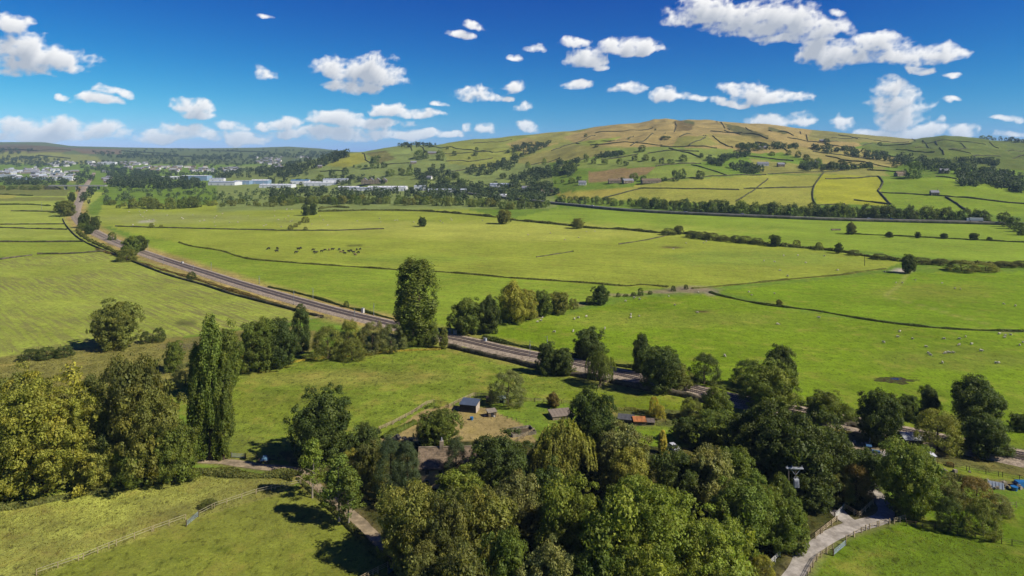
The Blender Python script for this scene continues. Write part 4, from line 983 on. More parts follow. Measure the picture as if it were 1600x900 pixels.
def hedge(px, label, h=2.0, w=2.5, tone='ol', group=None, dens=5.0, size=None, gap=0.0, seed=1, name='hedge', curve=True):
    P = gpl(px); L = smooth_line(P, .6) if curve else straight_line(P, .6); rs = np.random.RandomState(seed + int(abs(P[0].x)) % 1000)
    size = size or max(.32, P[0].y / 1000.0); area = len(L) * .6 * (1.6 * h + w); n = int(dens / 5.0 * 2.4 * area / (.31 * size * size))
    if n > 13000: size *= min(1.9, math.sqrt(n / 13000)); n = 13000
    i = rs.randint(0, len(L) - 1, n); t = i * .6
    prof = np.clip(0.75 + 1.5 * fbm(t / 9.0, np.full(n, float(seed)), 40, 3) - gap, 0.12, 1.6)
    d = np.gradient(L, axis=0); d /= np.linalg.norm(d, axis=1)[:, None] + 1e-9; nr = np.stack([-d[:, 1], d[:, 0]], 1)[i]
    a = rs.uniform(-.15, math.pi + .15, n); r = rs.uniform(.75, 1.05, n) * prof
    xy = L[i] + nr * (np.cos(a) * r * w / 2)[:, None] + rs.normal(size=(n, 2)) * .15; zz = np.maximum(np.sin(a), 0) * r * h
    pos = np.c_[xy, tz(xy[:, 0], xy[:, 1]) + zz]; nrm = unit(np.c_[nr * np.cos(a)[:, None], np.sin(a) + .2] + rs.normal(size=(n, 3)) * .5)
    v, f = leaf_faces(rs, pos, nrm, size); o0 = v[0].copy()
    cl = 1 + 1.0 * fbm(t / 4.0, np.full(n, 3.0), 60, 3)
    me = np_mesh(name, v - o0, f, m_leaf, [('tint', 'FLOAT', np.repeat(cl * rs.uniform(.7, 1.3, n), 4)), ('hue', 'FLOAT', np.repeat(rs.uniform(0, 1, n) ** 2, 4))])
    o = obj(name, me, None, tuple(o0)); q = TONE[tone]; o.color = (*q, 1); return tag(o, label, 'hedge', group)

wall([(98,342),(100,347),(105,355),(116,367),(130,377),(160,391),(185,401),(212,411),(262,430),(312,444),(362,460),(400,470),(462,486),(505,497)], 'long stone wall curving along the left foot of the railway bank', h=1.2, w=.8, curve=True)
wall([(-60,378),(60,378.5),(130,378)], 'straight stone wall meeting the railway bank from the left, middle one', h=1.3)
wall([(-60,412),(0,406),(50,399)], 'pale wall stretch at the top corner of the streaky left field', h=1.2, m=m_stone)
wall([(58,397.5),(110,397),(150,394),(166,393)], 'wall along the top of the streaky left field', h=1.3)
wall([(-60,355),(0,356),(60,358),(105,359)], 'thin dark wall across the upper left meadow, lower one', h=1.3)
wall([(-60,350.5),(0,351),(100,350.5)], 'thin dark wall across the upper left meadow, upper one', h=1.2)
wall([(17,330),(50,330.5),(86,331)], 'short dark wall in the far left meadow', h=1.4)
wall([(180,354),(250,356),(330,358),(400,359.5),(440,360.5),(525,360.5),(600,358)], 'thin wall crossing the far pasture right of the railway', h=1.2)
wall([(967,382),(1012,375),(1047,367)], 'broken wall running up to the diagonal hedge', h=1.0)
wall([(838,402),(865,398),(896,393)], 'faint broken wall in the middle of the big pasture', h=.7)
hedge([(1110,457),(1125,462),(1162,470),(1200,477),(1275,486),(1350,499),(1425,509),(1500,515),(1590,518),(1680,522)], 'long dark rushy ditch across the right pasture below the concrete apron', h=.9, w=2.0, tone='dk', dens=6, seed=31)
wall([(700,543),(750,555),(800,566),(837,576),(880,585),(955,598),(1015,611),(1072,621),(1120,634)], 'stone wall along the near side of the railway', h=1.7, w=.9, m=m_stone)
wall([(1325,668),(1400,684),(1490,701),(1550,712),(1620,724),(1700,738)], 'pale-topped stone wall behind the yard at right', h=1.5, w=.9, m=m_stone)
hedge([(280,379),(300,385),(345,392),(370,400),(400,406),(475,412),(550,417),(625,422),(687,425),(750,430),(805,435),(912,442),(975,447),(1005,445),(1045,449)], 'long low grassy hedge bank across the central pasture', h=.9, w=2.0, tone='br', dens=4, seed=4)
hedge([(1082,451),(1150,445),(1200,440),(1262,434),(1312,430),(1350,424),(1385,420)], 'low rushy bank leading to the concrete apron', h=.8, w=2.2, tone='ol', dens=4, seed=5)
hedge([(790,342),(800,344),(850,349),(882,352),(925,357),(975,359),(1025,364),(1075,366),(1125,374),(1200,383),(1300,392),(1350,400),(1412,409),(1450,411),(1600,415),(1680,418)], 'long thick hedge running diagonally across the right pastures', h=2.6, w=4.0, tone='br', dens=4.5, seed=6)
hedge([(497,331),(540,330),(575,329),(625,329.5),(675,331),(737,336),(775,340)], 'brown hedge along the far edge of the bright field', h=2.6, w=4, tone='br', dens=5, seed=7)
hedge([(498,327),(520,324),(545,325)], 'scrubby hedge patch behind the two dark hedge trees', h=3.0, w=6, tone='br', dens=5, seed=8)
hedge([(1320,365.5),(1400,369),(1500,374),(1600,379),(1680,382)], 'thin dark hedge carrying the thorn trees below the bypass', h=1.3, w=1.6, tone='dk', dens=6, seed=9)
hedge([(-40,320),(0,320),(50,320),(78,322)], 'dark rushy ditch line in the far left meadow', h=2.0, w=5, tone='dk', dens=5, seed=10)
hedge([(-40,303),(0,304),(50,306)], 'dark ditch line near the left meadow trees', h=2.0, w=5, tone='dk', dens=5, seed=11)
hedge([(420,449),(475,461),(537,479),(587,492),(615,499)], 'low dark hedge along the pasture side of the railway', h=1.1, w=1.4, tone='dk', dens=7, seed=12)
hedge([(755,530),(800,539),(840,547),(900,559),(960,571),(1000,577),(1060,588),(1120,604),(1180,620),(1300,645),(1340,654)], 'dark lineside hedge between railway and sheep pasture', h=1.7, w=2.0, tone='dk', dens=8, seed=13)
hedge([(150,389),(180,399),(220,411),(262,424),(312,438),(362,454),(400,465),(450,480)], 'dry brambly strip on the railway bank', h=1.3, w=4.5, tone='ru', dens=3.2, gap=.25, seed=14)
hedge([(122,363),(140,376),(165,387),(190,399)], 'bushy strip on the railway bank below the curve', h=3.0, w=5, tone='ol', dens=3.5, gap=.2, seed=15)
hedge([(405,582),(450,568),(500,560),(560,556),(620,549),(690,546)], 'yellow weed fringe in front of the willow scrub', h=1.0, w=2.4, tone='go', dens=5, gap=.1, seed=16)
hedge([(600,685),(625,672),(650,660)], 'green nettle strip outside the arena fence', h=1.0, w=2.4, tone='md', dens=8, seed=17)
hedge([(-30,798),(40,790),(100,778),(190,763),(250,752),(300,742)], 'dark nettle edge under the left grove', h=1.6, w=4.0, tone='br', dens=8, gap=.12, seed=18)
hedge([(300,738),(350,741),(400,745),(440,742),(465,748)], 'brown bramble bank below the farm track', h=1.5, w=3.6, tone='br', dens=9, gap=.05, seed=19)
hedge([(465,748),(490,770),(520,798),(550,826),(580,856),(605,880)], 'bramble edge between the lower meadow and farm track', h=1.1, w=1.8, tone='br', dens=8, gap=.1, seed=20)
hedge([(945,643),(985,640),(1020,648),(1060,652),(1100,650)], 'straggly garden hedge under the railway paddock', h=1.2, w=3, tone='ol', dens=7, gap=.1, seed=21)
hedge([(1435,735),(1470,744),(1510,752),(1545,760)], 'dark scrub hedge behind the lane tree', h=2.0, w=3, tone='br', dens=8, seed=22)
wall([(1287,270),(1279,281),(1272,292),(1270,307),(1275,320)], 'curving dark wall on the left of the bright hill field', h=2.0, w=1.6, curve=True)
wall([(1275,321),(1320,319),(1321,326)], 'wall along the bottom of the bright hill field', h=1.7, w=1.3)
wall([(1290,280),(1330,279),(1372,276)], 'dark wall along the top of the bright hill field', h=2.2, w=1.8)
wall([(1372,276),(1380,285),(1372,299),(1392,320)], 'zigzag wall on the right of the bright hill field', h=2.2, w=1.8)
wall([(1334,313),(1362,316),(1392,320)], 'dark wall cutting the lower corner of the bright hill field', h=2.2, w=1.8)
wall([(1375,301),(1425,303.5),(1477,307),(1575,317),(1640,322)], 'long wall across the right hill pasture to the right edge', h=2.0, w=1.6)
wall([(1477,309),(1497,320),(1517,332)], 'wall dropping from the long hill wall to the bypass', h=2.2, w=1.8)
wall([(1190,294.5),(1230,293.5),(1272,292)], 'dark wall left of the curving hill wall', h=1.8, w=1.4)
wall([(1200,272),(1287,269),(1317,266)], 'wall above the yellow hill fields', h=1.7, w=1.4)
for L in ([(1462,276),(1495,280)],[(1355,266),(1400,269),(1417,268)],[(1425,217),(1450,230),(1475,242)],[(1462,221),(1465,227)],[(1430,231),(1500,234),(1600,236)],[(1500,224),(1509,232)],[(1482,234),(1517,240)],[(1270,237),(1365,249)],[(1282,222),(1375,227),(1425,225)],[(1310,211),(1340,217)],[(1520,244),(1600,243)],
          [(1300,215),(1420,222)],[(1230,215),(1275,222),(1330,230)],[(1250,206),(1262,220)],[(1440,224),(1540,226)],[(1546,222),(1560,232)],[(1380,240),(1440,252)],[(1400,234),(1460,238)],[(1290,244),(1330,252),(1390,262)]):
    wall(L, 'thin dark field wall high on the right-hand hillside', 'walls on the upper right hillside', h=2.4, w=2.0)
for L in ([(997,295),(1070,295.5),(1155,297)],[(1162,295),(1190,295)],[(945,309),(1007,294)],[(1080,258),(1105,264),(1135,274)],[(1035,282),(1135,275),(1197,273)],[(1150,315),(1175,300),(1200,280)]):
    wall(L, 'field wall dividing the yellow fields above the bypass', 'walls of the yellow fields', h=1.9, w=1.5)
for L in ([(922,227),(1035,227)],[(1032,229),(1075,229),(1120,232)],[(1025,260),(1095,256)],[(1055,190),(1057,197),(1054,206)],[(1102,212),(1122,220),(1145,231)],[(1077,227),(1102,215)],[(1132,204),(1200,217)],[(1012,240),(1092,237)],[(940,250),(997,241)],[(862,236),(905,222),(930,212)],[(900,224),(955,221),(990,213)],[(1110,205),(1160,207)],[(1165,200),(1240,212)],[(1062,214),(1100,212)],[(1045,232),(1095,246)],[(1150,243),(1240,252)],[(1180,222),(1230,236)],[(870,262),(920,246)],[(830,258),(875,247)],
          [(985,228),(1010,218),(1040,208)],[(1120,190),(1140,203)],[(930,208),(975,205),(1020,200)]):
    wall(L, 'thin dark field wall on the middle of the big hill', 'walls on the middle of the big hill', h=2.4, w=1.9)
for L in ([(566,239),(572,251)],[(657,229),(670,241)],[(636,229),(644,236)],[(670,230),(720,233),(770,239)],[(570,250),(585,255)],[(697,252),(770,247)],[(500,268),(545,267)],[(690,240),(740,238),(790,236)],[(600,258),(640,255)],[(700,268),(760,262)],[(740,224),(800,218)]):
    wall(L, 'thin dark field wall on the green lower hill', 'walls on the green lower hill', h=2.2, w=1.7)
for L in ([(0,234),(60,236),(110,235)],[(190,236),(260,240)],[(330,236),(420,238)],[(60,243),(110,248)],[(220,242),(300,245)]):
    wall(L, 'dark hedge line on the hazy far valley side, starting ' + {0: 'at the left edge', 190: 'right of the railway', 330: 'above the suburb', 60: 'above the left town', 220: 'above the town rows'}[L[0][0]], 'hedge lines on the far valley side', h=6, w=6, name='far_hedge', cat='hedge')
V, Q = ribbon(BYPASS, [(-.35, -.4), (-.28, 3.5), (.28, 3.5), (.35, -.4)], closed=True)
tag(obj('retaining_wall', np_mesh('retaining_wall', V, Q, mat('bypass_stone', col(132, 126, 112), .95, .3, .25, .1, tint2=col(98, 98, 80)))), 'long dark retaining wall carrying the bypass across the valley', 'wall')

m_wood = mat('pale_wood', col(196, 178, 142), 0.85, 0.25, 2.0, 0.2, tint2=col(160, 142, 110))
m_wooddk = mat('dark_wood', col(112, 98, 76), 0.9, 0.3, 2.0, 0.15)
m_white = mat('white_paint', col(226, 224, 214), 0.6, 0.1, 1.0, 0.3)
m_gate = mat('galvanised', col(168, 186, 190), 0.5, 0.12, 1.0, 0.4, metallic=.3)
m_bluegate = mat('blue_gate', col(70, 130, 176), 0.5, 0.15, 1.0, 0.4)
m_wire = mat('fence_wire', col(200, 190, 160), 0.6, 0.15, 1.0, 0.3)
_post = {}
def post_mesh(h, w, m):
    k = (round(h, 2), round(w, 2), m.name)
    if k not in _post: mb = MB(); mb.box(-w/2, w/2, -w/2, w/2, -.2, h, taper=w * .06).poly([(-w*.44, -w*.44, h+.002), (w*.44, -w*.44, h+.002), (w*.44, w*.44, h+.002), (-w*.44, w*.44, h+.002)]); _post[k] = mb.mesh('post', m)
    return _post[k]
def fence(px, label, h=1.25, sp=2.4, pw=.13, rails=(.45, .8, 1.12), rw=.10, m=None, rm=None, name='wooden_fence', group=None, curve=False):
    m = m or m_wood; rm = rm or m; L = smooth_line(gpl(px), sp) if curve else straight_line(gpl(px), sp); z = tz(L[:, 0], L[:, 1]); o = Vector((L[0][0], L[0][1], z[0]))
    root = thing(name, label, 'fence', o, 0, group); pm = post_mesh(h, pw, m)
    P = [Vector((x, y, zz)) - o for (x, y), zz in zip(L, z)]
    for k, q in enumerate(P):
        dd = (P[min(k+1, len(P)-1)] - P[max(k-1, 0)]); obj('post', pm, root, tuple(q), math.atan2(dd.y, dd.x))
    for rz in rails:
        mb = MB()
        for a, b in zip(P[:-1], P[1:]):
            d = (b - a); s = Vector((-d.y, d.x, 0)).normalized() * (pw * .5 + .02); mb.bar(a + s + Vector((0, 0, rz)), b + s + Vector((0, 0, rz)), .04 if rw > .05 else rw, rw)
        mb.build('rail', rm, root)
    return root
def gate(x0, y0, x1, y1, label, h=1.15, m=None, bars=6, name='field_gate'):
    m = m or m_gate; a, b = gp(x0, y0), gp(x1, y1); d = b - a; W = Vector((d.x, d.y, 0)).length; rz = math.atan2(d.y, d.x)
    root = thing(name, label, 'gate', a, rz)
    for x in (0.0, W):
        mb = MB(); mb.tube((x, 0, .12), (x, 0, h + .08), .045, n=6); mb.build('stile', m, root)
    for k in range(bars):
        z = .2 + (h - .2) * (k / (bars - 1)) ** 1.15; mb = MB(); mb.tube((0.05, 0, z), (W - .05, 0, z), .028, n=6); mb.build('bar', m, root)
    mb = MB(); mb.bar((.05, .035, .22), (W - .05, .035, h - .03), .05, .02); mb.build('brace', m, root)
    for x in (-.18, W + .18):
        obj('gate_post', post_mesh(h + .3, .18, m_wooddk), root, (x, 0, 0))
    return root
fence([(592,673),(613,664),(645,647),(666,633),(678,630)], 'pale post-and-rail fence along the left of the sandy arena', sp=2.6, pw=.16, rw=.14)
fence([(678,631),(700,635)], 'dark fence piece behind the arena tree', m=m_wooddk)
fence([(702,637),(720,628),(741,619),(768,621)], 'pale fence rising behind the black shelter', sp=2.6, pw=.15, rw=.13)
fence([(716,640),(741,642),(772,646)], 'low rail fence in front of the black shelter', sp=2.6, h=1.1, rails=(.5, .95))
fence([(808,627),(835,628),(862,629),(905,634)], 'grey rail fence behind the paddock lawn', m=m_wooddk, rm=m_wood, sp=2.6)
fence([(778,652),(800,656),(822,660)], 'low wire fence at the right of the sandy arena', h=.9, m=m_wooddk, rails=(.7,), rw=.04)
fence([(810,690),(835,675)], 'short pale fence beside the vegetable pen', h=1.2)
fence([(600,690),(625,695),(644,692)], 'weathered fence at the lower left corner of the arena', h=1.0, m=m_wooddk)
fence([(1274,842),(1285,833),(1308,815)], 'pale post-and-rail fence on the upper side of the lane', sp=2.2, pw=.18, rw=.15)
gate(1305,810,1319,796, 'white slatted gate across the driveway', m=m_white, bars=6, name='driveway_gate')
fence([(1320,796),(1343,809),(1365,788)], 'pale corner fence in front of the olive shrub', sp=2.4, pw=.16, rw=.14)
fence([(1262,903),(1270,887),(1277,875),(1290,866),(1301,859)], 'timber fence at the bottom of the lane beside the field gate', sp=2.1, pw=.15, rails=(.45, .8, 1.1), rw=.08)
gate(1303,868,1321,853, 'grey-blue field gate opening off the lane', bars=7)
fence([(1322,846),(1335,839),(1353,829),(1371,823),(1390,819)], 'low post fence along the lower side of the lane', sp=2.6, rails=(.55, 1.0), rw=.06, pw=.17)
fence([(1397,818),(1406,816),(1415,813)], 'short three-rail fence at the end of the lane field', sp=1.6, pw=.16, rw=.14)
fence([(1416,822),(1431,824),(1460,828),(1509,838),(1550,847),(1565,850),(1610,857)], 'dark post-and-wire fence across the right field', m=m_wooddk, sp=2.8, rails=(.5, .85, 1.15), rw=.05)
fence([(1203,886),(1211,878),(1219,870)], 'white rail fence by the verge at the bottom of the lane', m=m_white, sp=1.8, rw=.12)
fence([(57,899),(130,874),(170,857),(240,830),(290,812)], 'wire fence with pale top line across the bottom-left meadow', m=m_wood, rm=m_wire, sp=3.2, pw=.12, rails=(.6, 1.12), rw=.055, h=1.2)
gate(292,822,309,808, 'grey metal gate in the meadow wire fence', bars=6)
fence([(310,807),(335,794),(400,772),(430,765),(470,757)], 'upper run of the meadow wire fence beyond the gate', m=m_wood, rm=m_wire, sp=3.2, pw=.12, rails=(.6, 1.12), rw=.05, h=1.2)
fence([(560,912),(583,899),(606,888)], 'wooden fence leading to the blue gate at the bottom', sp=2.0)
gate(607,898,622,886, 'blue gate at the bottom of the farm track', m=m_bluegate, bars=6)
fence([(478,752),(500,776),(525,800),(550,825),(575,848),(600,872)], 'rustic fence between the lower meadow and farm track', m=m_wooddk, sp=2.4, rails=(.5, 1.0), rw=.06)
gate(362,715,382,716, 'pale green gate beside the farm track', m=m_gate, bars=7)
fence([(305,715),(330,716),(345,716)], 'dark fence at the feet of the narrow poplars', m=m_wooddk, sp=2.2)
fence([(384,717),(410,719),(450,722),(470,724)], 'sagging fence along the top of the farm track', m=m_wooddk, sp=2.6, rails=(.5, .95), rw=.05)
fence([(-20,555),(60,546),(145,536),(200,528)], 'post-and-wire fence under the streaky left field', m=m_wooddk, sp=4.0, rails=(.6, 1.1), rw=.05)
fence([(1556,793),(1570,792),(1588,793)], 'pale rail beside the reedy clump', sp=2.0, rails=(.6, 1.0))
fence([(1465,727),(1510,735),(1560,744),(1620,754)], 'dark wire fence between the two right-hand paddocks', m=m_wooddk, sp=3.0, rails=(.5, 1.0), rw=.05)
fence([(484,500),(500,497),(518,500)], 'pale fence piece where the wall meets the railway', sp=3)
fence([(935,608),(945,600),(955,597)], 'pale gate rails at the paddock corner by the railway', sp=2.2)
fence([(1000,657),(1015,659),(1040,662)], 'garden fence right of the orange roof', m=m_wooddk, rm=m_wood, sp=2.0)
# ------------------------------------------------------------------ buildings
m_render = mat('white_render', col(238, 236, 228), .8, .1, .4)
m_grit = mat('gritstone', col(164, 150, 126), .9, .25, .8, .1, tint2=col(132, 120, 100))
m_slate = mat('slate', col(142, 142, 148), .75, .2, .6, .3)
m_stoneslate = mat('stone_slate', col(142, 124, 102), .9, .35, 2.2, .15, bump=.6, tint2=col(112, 98, 80))
m_metal_w = mat('white_cladding', col(244, 246, 248), .5, .06, .1, .4)
m_metal_b = mat('pale_blue_cladding', col(150, 178, 206), .5, .06, .1, .4)
m_blue = mat('blue_roof', col(60, 126, 186), .5, .08, .1, .4)
m_greyroof = mat('grey_roof', col(184, 192, 202), .55, .1, .15, .4)
m_glass = mat('window_glass', col(48, 54, 62), .12, .1, 1, .6)
m_black = mat('black_felt', col(44, 46, 52), .7, .2, 1)
m_orange = mat('rusty_orange', col(196, 126, 72), .8, .2, 1.5, tint2=col(160, 108, 64))
m_terra = mat('terracotta', col(170, 96, 70), .8, .2, 2)
def gable(mb, L, W, e, r, over=.35, th=.18):
    """two roof slopes with thickness; ridge along x"""
    for s in (-1, 1):
        y0, y1 = s * (W / 2 + over), 0.0; z0 = e - over * (r - e) / (W / 2)
        lo = [(-L/2-over, y0, z0), (L/2+over, y0, z0), (L/2+over, y1, r), (-L/2-over, y1, r)]
        if s > 0: lo = lo[::-1]
        mb.hexa(lo, [(x, y, z + th) for x, y, z in lo])
def walls(mb, L, W, e, r):
    mb.box(-L/2, L/2, -W/2, W/2, -.3, e)
    for s in (-1, 1):
        x = s * L / 2; pts = [(x, -W/2, e), (x, W/2, e), (x, 0, r)]; mb.poly(pts if s > 0 else pts[::-1])
_fh = {}
def far_house(x, y, L, W, e, r, wm, rm, label, group, rz):
    k = (round(L), round(W), wm.name, rm.name)
    if k not in _fh:
        mb = MB(); walls(mb, L, W, e, r); nf = len(mb.f); mb.m = [0] * nf; k0 = len(mb.f); gable(mb, L, W, e, r); mb.m[k0:] = [1] * (len(mb.f) - k0)
        k1 = len(mb.f); mb.box(L*.3, L*.3+.8, -.4, .4, r-.6, r+1.0); 
        for s in (-1, 1):
            for xx in (-L*.3, 0.0, L*.26):
                for zz in (.9, 3.4):
                    if zz + 1.2 < e: mb.poly([(xx-.5, s*(W/2+.03), zz), (xx+.5, s*(W/2+.03), zz), (xx+.5, s*(W/2+.03), zz+1.2), (xx-.5, s*(W/2+.03), zz+1.2)], 2)
        _fh[k] = mb.mesh('house', [wm, rm, m_glass])
    o = obj('distant_house', _fh[k], None, gp(x, y), rz); return tag(o, label, 'house', group)
_hr = random.Random(7)
TOWN = [ # polygon, count, label, group, wall choices, roof choices
 ([(0,264),(60,262),(122,268),(122,279),(60,280),(0,280)], 84, 'white or pale house in the dense left part of the distant town', 'houses in the dense left part of the town', (m_render, m_render, m_grit), (m_slate, m_greyroof, m_slate)),
 ([(75,254),(112,252),(116,260),(78,261)], 20, 'white house on the rise above the left part of the town', 'houses on the rise above the town', (m_render, m_render, m_grit), (m_slate, m_slate)),
 ([(135,253),(176,254),(176,261),(135,261)], 14, 'house by the long white block beyond the railway bridge', 'houses beyond the railway bridge', (m_render, m_grit), (m_slate,)),
 ([(190,253),(232,255),(232,267),(192,266)], 26, 'pale house in the terraces right of the railway', 'terraces right of the railway', (m_render, m_grit), (m_slate,)),
 ([(232,260),(325,261),(325,269),(232,269)], 36, 'stone house in the brown rows in the middle of the town', 'brown rows in the middle of the town', (m_grit, m_grit, m_render), (m_slate, m_stoneslate)),
 ([(325,261),(376,263),(376,270),(325,270)], 18, 'stone house at the right end of the town rows', 'right end of the town rows', (m_grit, m_render), (m_slate,)),
 ([(160,266),(170,266),(172,287),(162,287)], 10, 'pale house in the narrow row beside the railway', 'narrow row beside the railway', (m_render, m_grit), (m_slate,)),
 ([(400,244),(440,245),(440,256),(400,255)], 24, 'far house in the hazy suburb on the slope', 'hazy suburb on the slope', (m_render, m_grit), (m_slate,)),
 ([(458,244),(485,245),(485,251),(458,251)], 10, 'tiny far house left of the green hill shoulder', 'houses left of the green hill shoulder', (m_render, m_grit), (m_slate,)),
 ([(418,256),(440,256),(436,268),(418,268)], 8, 'far house above the industrial sheds', 'houses above the industrial sheds', (m_render, m_grit), (m_slate,)),
]
for poly, n, label, grp, wm, rm in TOWN:
    xs = [q[0] for q in poly]; ys = [q[1] for q in poly]; k = 0
    while k < n:
        x, y = _hr.uniform(min(xs), max(xs)), _hr.uniform(min(ys), max(ys))
        if not inside(np.array([x]), np.array([y]), poly)[0]: continue
        k += 1; L = _hr.choice([11, 14, 20, 30]); far_house(x, y, L, _hr.choice([8, 10]), 5.4, 8.8, _hr.choice(wm), _hr.choice(rm), label, grp, _hr.choice([0.1, .5, -.4, 1.4]) + _hr.uniform(-.15, .15))
def shed(x, y, w, d, h, wm, rm, label, rz=0.0, rise=1.5, name='industrial_shed', doors=3, group=None):
    p = gp(x, y); o = thing(name, label, 'building', p, rz, group)
    mb = MB(); walls(mb, w, d, h, h + rise); mb.build('wall', wm, o)
    mb = MB(); gable(mb, w, d, h, h + rise, .4, .25); rf = mb.build('roof', rm, o)
    for k in range(doors):
        xx = -w/2 + w * (k + .5) / doors; mb = MB(); mb.box(xx-1.8, xx+1.8, -d/2-.14, -d/2-.03, 0, min(4.2, h-.6)); mb.build('loading_door', m_greyroof, o)
    for k in range(max(2, int(w / 9))):
        xx = -w/2 + w * (k + .5) / max(2, int(w / 9)); sl = rise / (d / 2); y0 = -d * .36; mb = MB()
        z = lambda yy: h + rise + yy * sl + .27
        mb.poly([(xx-.8, y0, z(y0)), (xx+.8, y0, z(y0)), (xx+.8, -d*.1, z(-d*.1)), (xx-.8, -d*.1, z(-d*.1))]); mb.build('rooflight', m_glass, rf)
    return o
SHEDS = [
 (307,282,78,34,14,m_metal_b,m_metal_w,'tallest pale blue shed with flat white roof in the town'),(266,280,60,22,7,m_metal_w,m_metal_w,'low white shed left of the tallest blue one'),
 (352,289,70,40,8,m_metal_w,m_greyroof,'pale grey-roofed shed at the left of the industrial estate'),(380,288,40,30,9,m_metal_b,m_greyroof,'blue-grey shed in the industrial estate'),
 (408,287,44,36,9,m_metal_b,m_metal_w,'white-roofed shed with blue side in the estate'),(434,293,76,34,7,m_metal_w,m_metal_w,'long white shed behind the valley belt'),
 (470,287,46,26,9,m_metal_w,m_blue,'shed with bright blue roof'),(503,290,80,34,8,m_metal_w,m_metal_w,'long white shed right of the blue roof'),(545,296,44,20,6,m_metal_w,m_metal_w,'low white shed in front of the estate'),
 (566,298,56,22,6,m_metal_w,m_greyroof,'low white shed with grey roof before the mill'),(606,298,82,30,8,m_metal_w,m_metal_w,'long white shed right of the mill'),(657,297,26,20,8,m_metal_w,m_greyroof,'small white shed at the right end of the estate'),
 (700,301,80,18,6,m_metal_w,m_greyroof,'low long shed hidden in the valley belt'),(783,292,44,20,6,m_metal_w,m_greyroof,'pale shed at the foot of the hill'),(785,309,14,9,5,m_render,m_metal_w,'small white building in the belt'),
 (14,277,70,26,7,m_metal_w,m_greyroof,'long shed at the far left edge of the town'),(45,281,90,24,6,m_metal_b,m_greyroof,'long low blue-grey shed in front of the left houses'),(95,282,80,22,6,m_metal_w,m_greyroof,'long white shed in front of the left houses'),
 (168,257,90,20,11,m_metal_w,m_metal_w,'long white block beyond the railway'),(142,256,30,20,14,m_render,m_greyroof,'square pale block beside the long white one'),(8,272,50,22,8,m_grit,m_greyroof,'brown-walled shed at the left town edge'),
 (525,285,60,26,8,m_metal_w,m_greyroof,'grey-roofed shed behind the white ones'),(340,283,40,20,7,m_metal_w,m_greyroof,'small shed beside the tallest blue one')]
for (x, y, w, d, h, wm, rm, lb) in SHEDS: shed(x, y, w, d, h, wm, rm, lb, _hr.uniform(-.12, .12), rise=_hr.uniform(1, 2.2), doors=max(1, int(w / 16)))
# the mill with a row of gables
def mill():
    p = gp(585, 287); o = thing('mill_building', 'grey stone mill with a row of slate gables below the green hill', 'building', p, .1)
    mb = MB(); mb.box(-30, 30, -9, 9, -.3, 8); mb.build('wall', m_grit, o)
    for k in range(4):
        x = -22.5 + k * 15; mb = MB()
        for s in (-1, 1):
            pts = [(x, -9.4, 14.0), (x, 9.4, 14.0), (x + s * 7.4, 9.4, 8.02), (x + s * 7.4, -9.4, 8.02)]; mb.poly(pts if s > 0 else pts[::-1])
        mb.build('roof', m_slate, o); mb = MB()
        for yy in (-9.02, 9.02): mb.poly([(x - 7, yy, 8), (x + 7, yy, 8), (x, yy, 13.6)])
        mb.build('gable_wall', m_grit, o)
        for j in (-4, 0, 4):
            for z in (1.5, 5):
                w = MB(); w.box(x + j - .7, x + j + .7, -9.1, -9.03, z, z + 1.7); w.build('window', m_glass, o)
mill()
COTT = [(646,256,16,8,m_grit,m_slate,'stone cottage on the green lower hill'),(671,280,12,8,m_render,m_slate,'white cottage in the trees at the hill foot'),(675,241,26,8,m_grit,m_slate,'long farmhouse high on the green lower hill'),
 (822,297,16,9,m_render,m_slate,'pale house among trees at the left of the bypass'),(855,303,22,10,m_render,m_stoneslate,'bungalow with brown roof above the bypass trees'),(910,289,14,8,m_render,m_slate,'white house below the brown field'),
 (960,286,22,9,m_grit,m_stoneslate,'left farm building below the brown field'),(981,286,20,9,m_grit,m_slate,'grey-roofed farm building below the brown field'),(1017,286,34,12,m_grit,m_stoneslate,'large barn right of the brown field farm'),
 (1192,259,22,10,m_render,m_slate,'white building by the hillside wood'),(1220,260,14,8,m_grit,m_slate,'small stone house on the hillside'),(1275,256,18,9,m_grit,m_slate,'stone house half hidden in the hillside trees'),(1407,275,24,9,m_grit,m_stoneslate,'low stone barn left of the big hillside conifer'),
 (1460,305,12,7,m_grit,m_slate,'small field barn on the long hill wall'),(1475,270,16,9,m_grit,m_slate,'grey house right of the big hillside conifer'),(1190,233,26,9,m_grit,m_slate,'farm high on the hill among trees'),(1285,222,16,8,m_grit,m_slate,'farm below the upper hill walls'),(500,262,12,8,m_grit,m_slate,'grey house at the green hill shoulder')]
for (x, y, L, W, wm, rm, lb) in COTT:
    p = gp(x, y); o = thing('hill_cottage', lb, 'house', p, _hr.uniform(-.35, .35)); mb = MB(); walls(mb, L, W, 4.6, 8.0); mb.build('wall', wm, o); mb = MB(); gable(mb, L, W, 4.6, 8.0); rf = mb.build('roof', rm, o)
    mb = MB(); mb.box(L*.34, L*.34+.9, -.45, .45, 7.2, 9.4); mb.build('chimney', m_grit, rf)
    for k in range(3):
        xx = -L*.32 + k * L*.3; mb = MB(); mb.box(xx-.55, xx+.55, -W/2-.06, -W/2-.01, 1.0, 2.3); mb.build('window', m_glass, o)
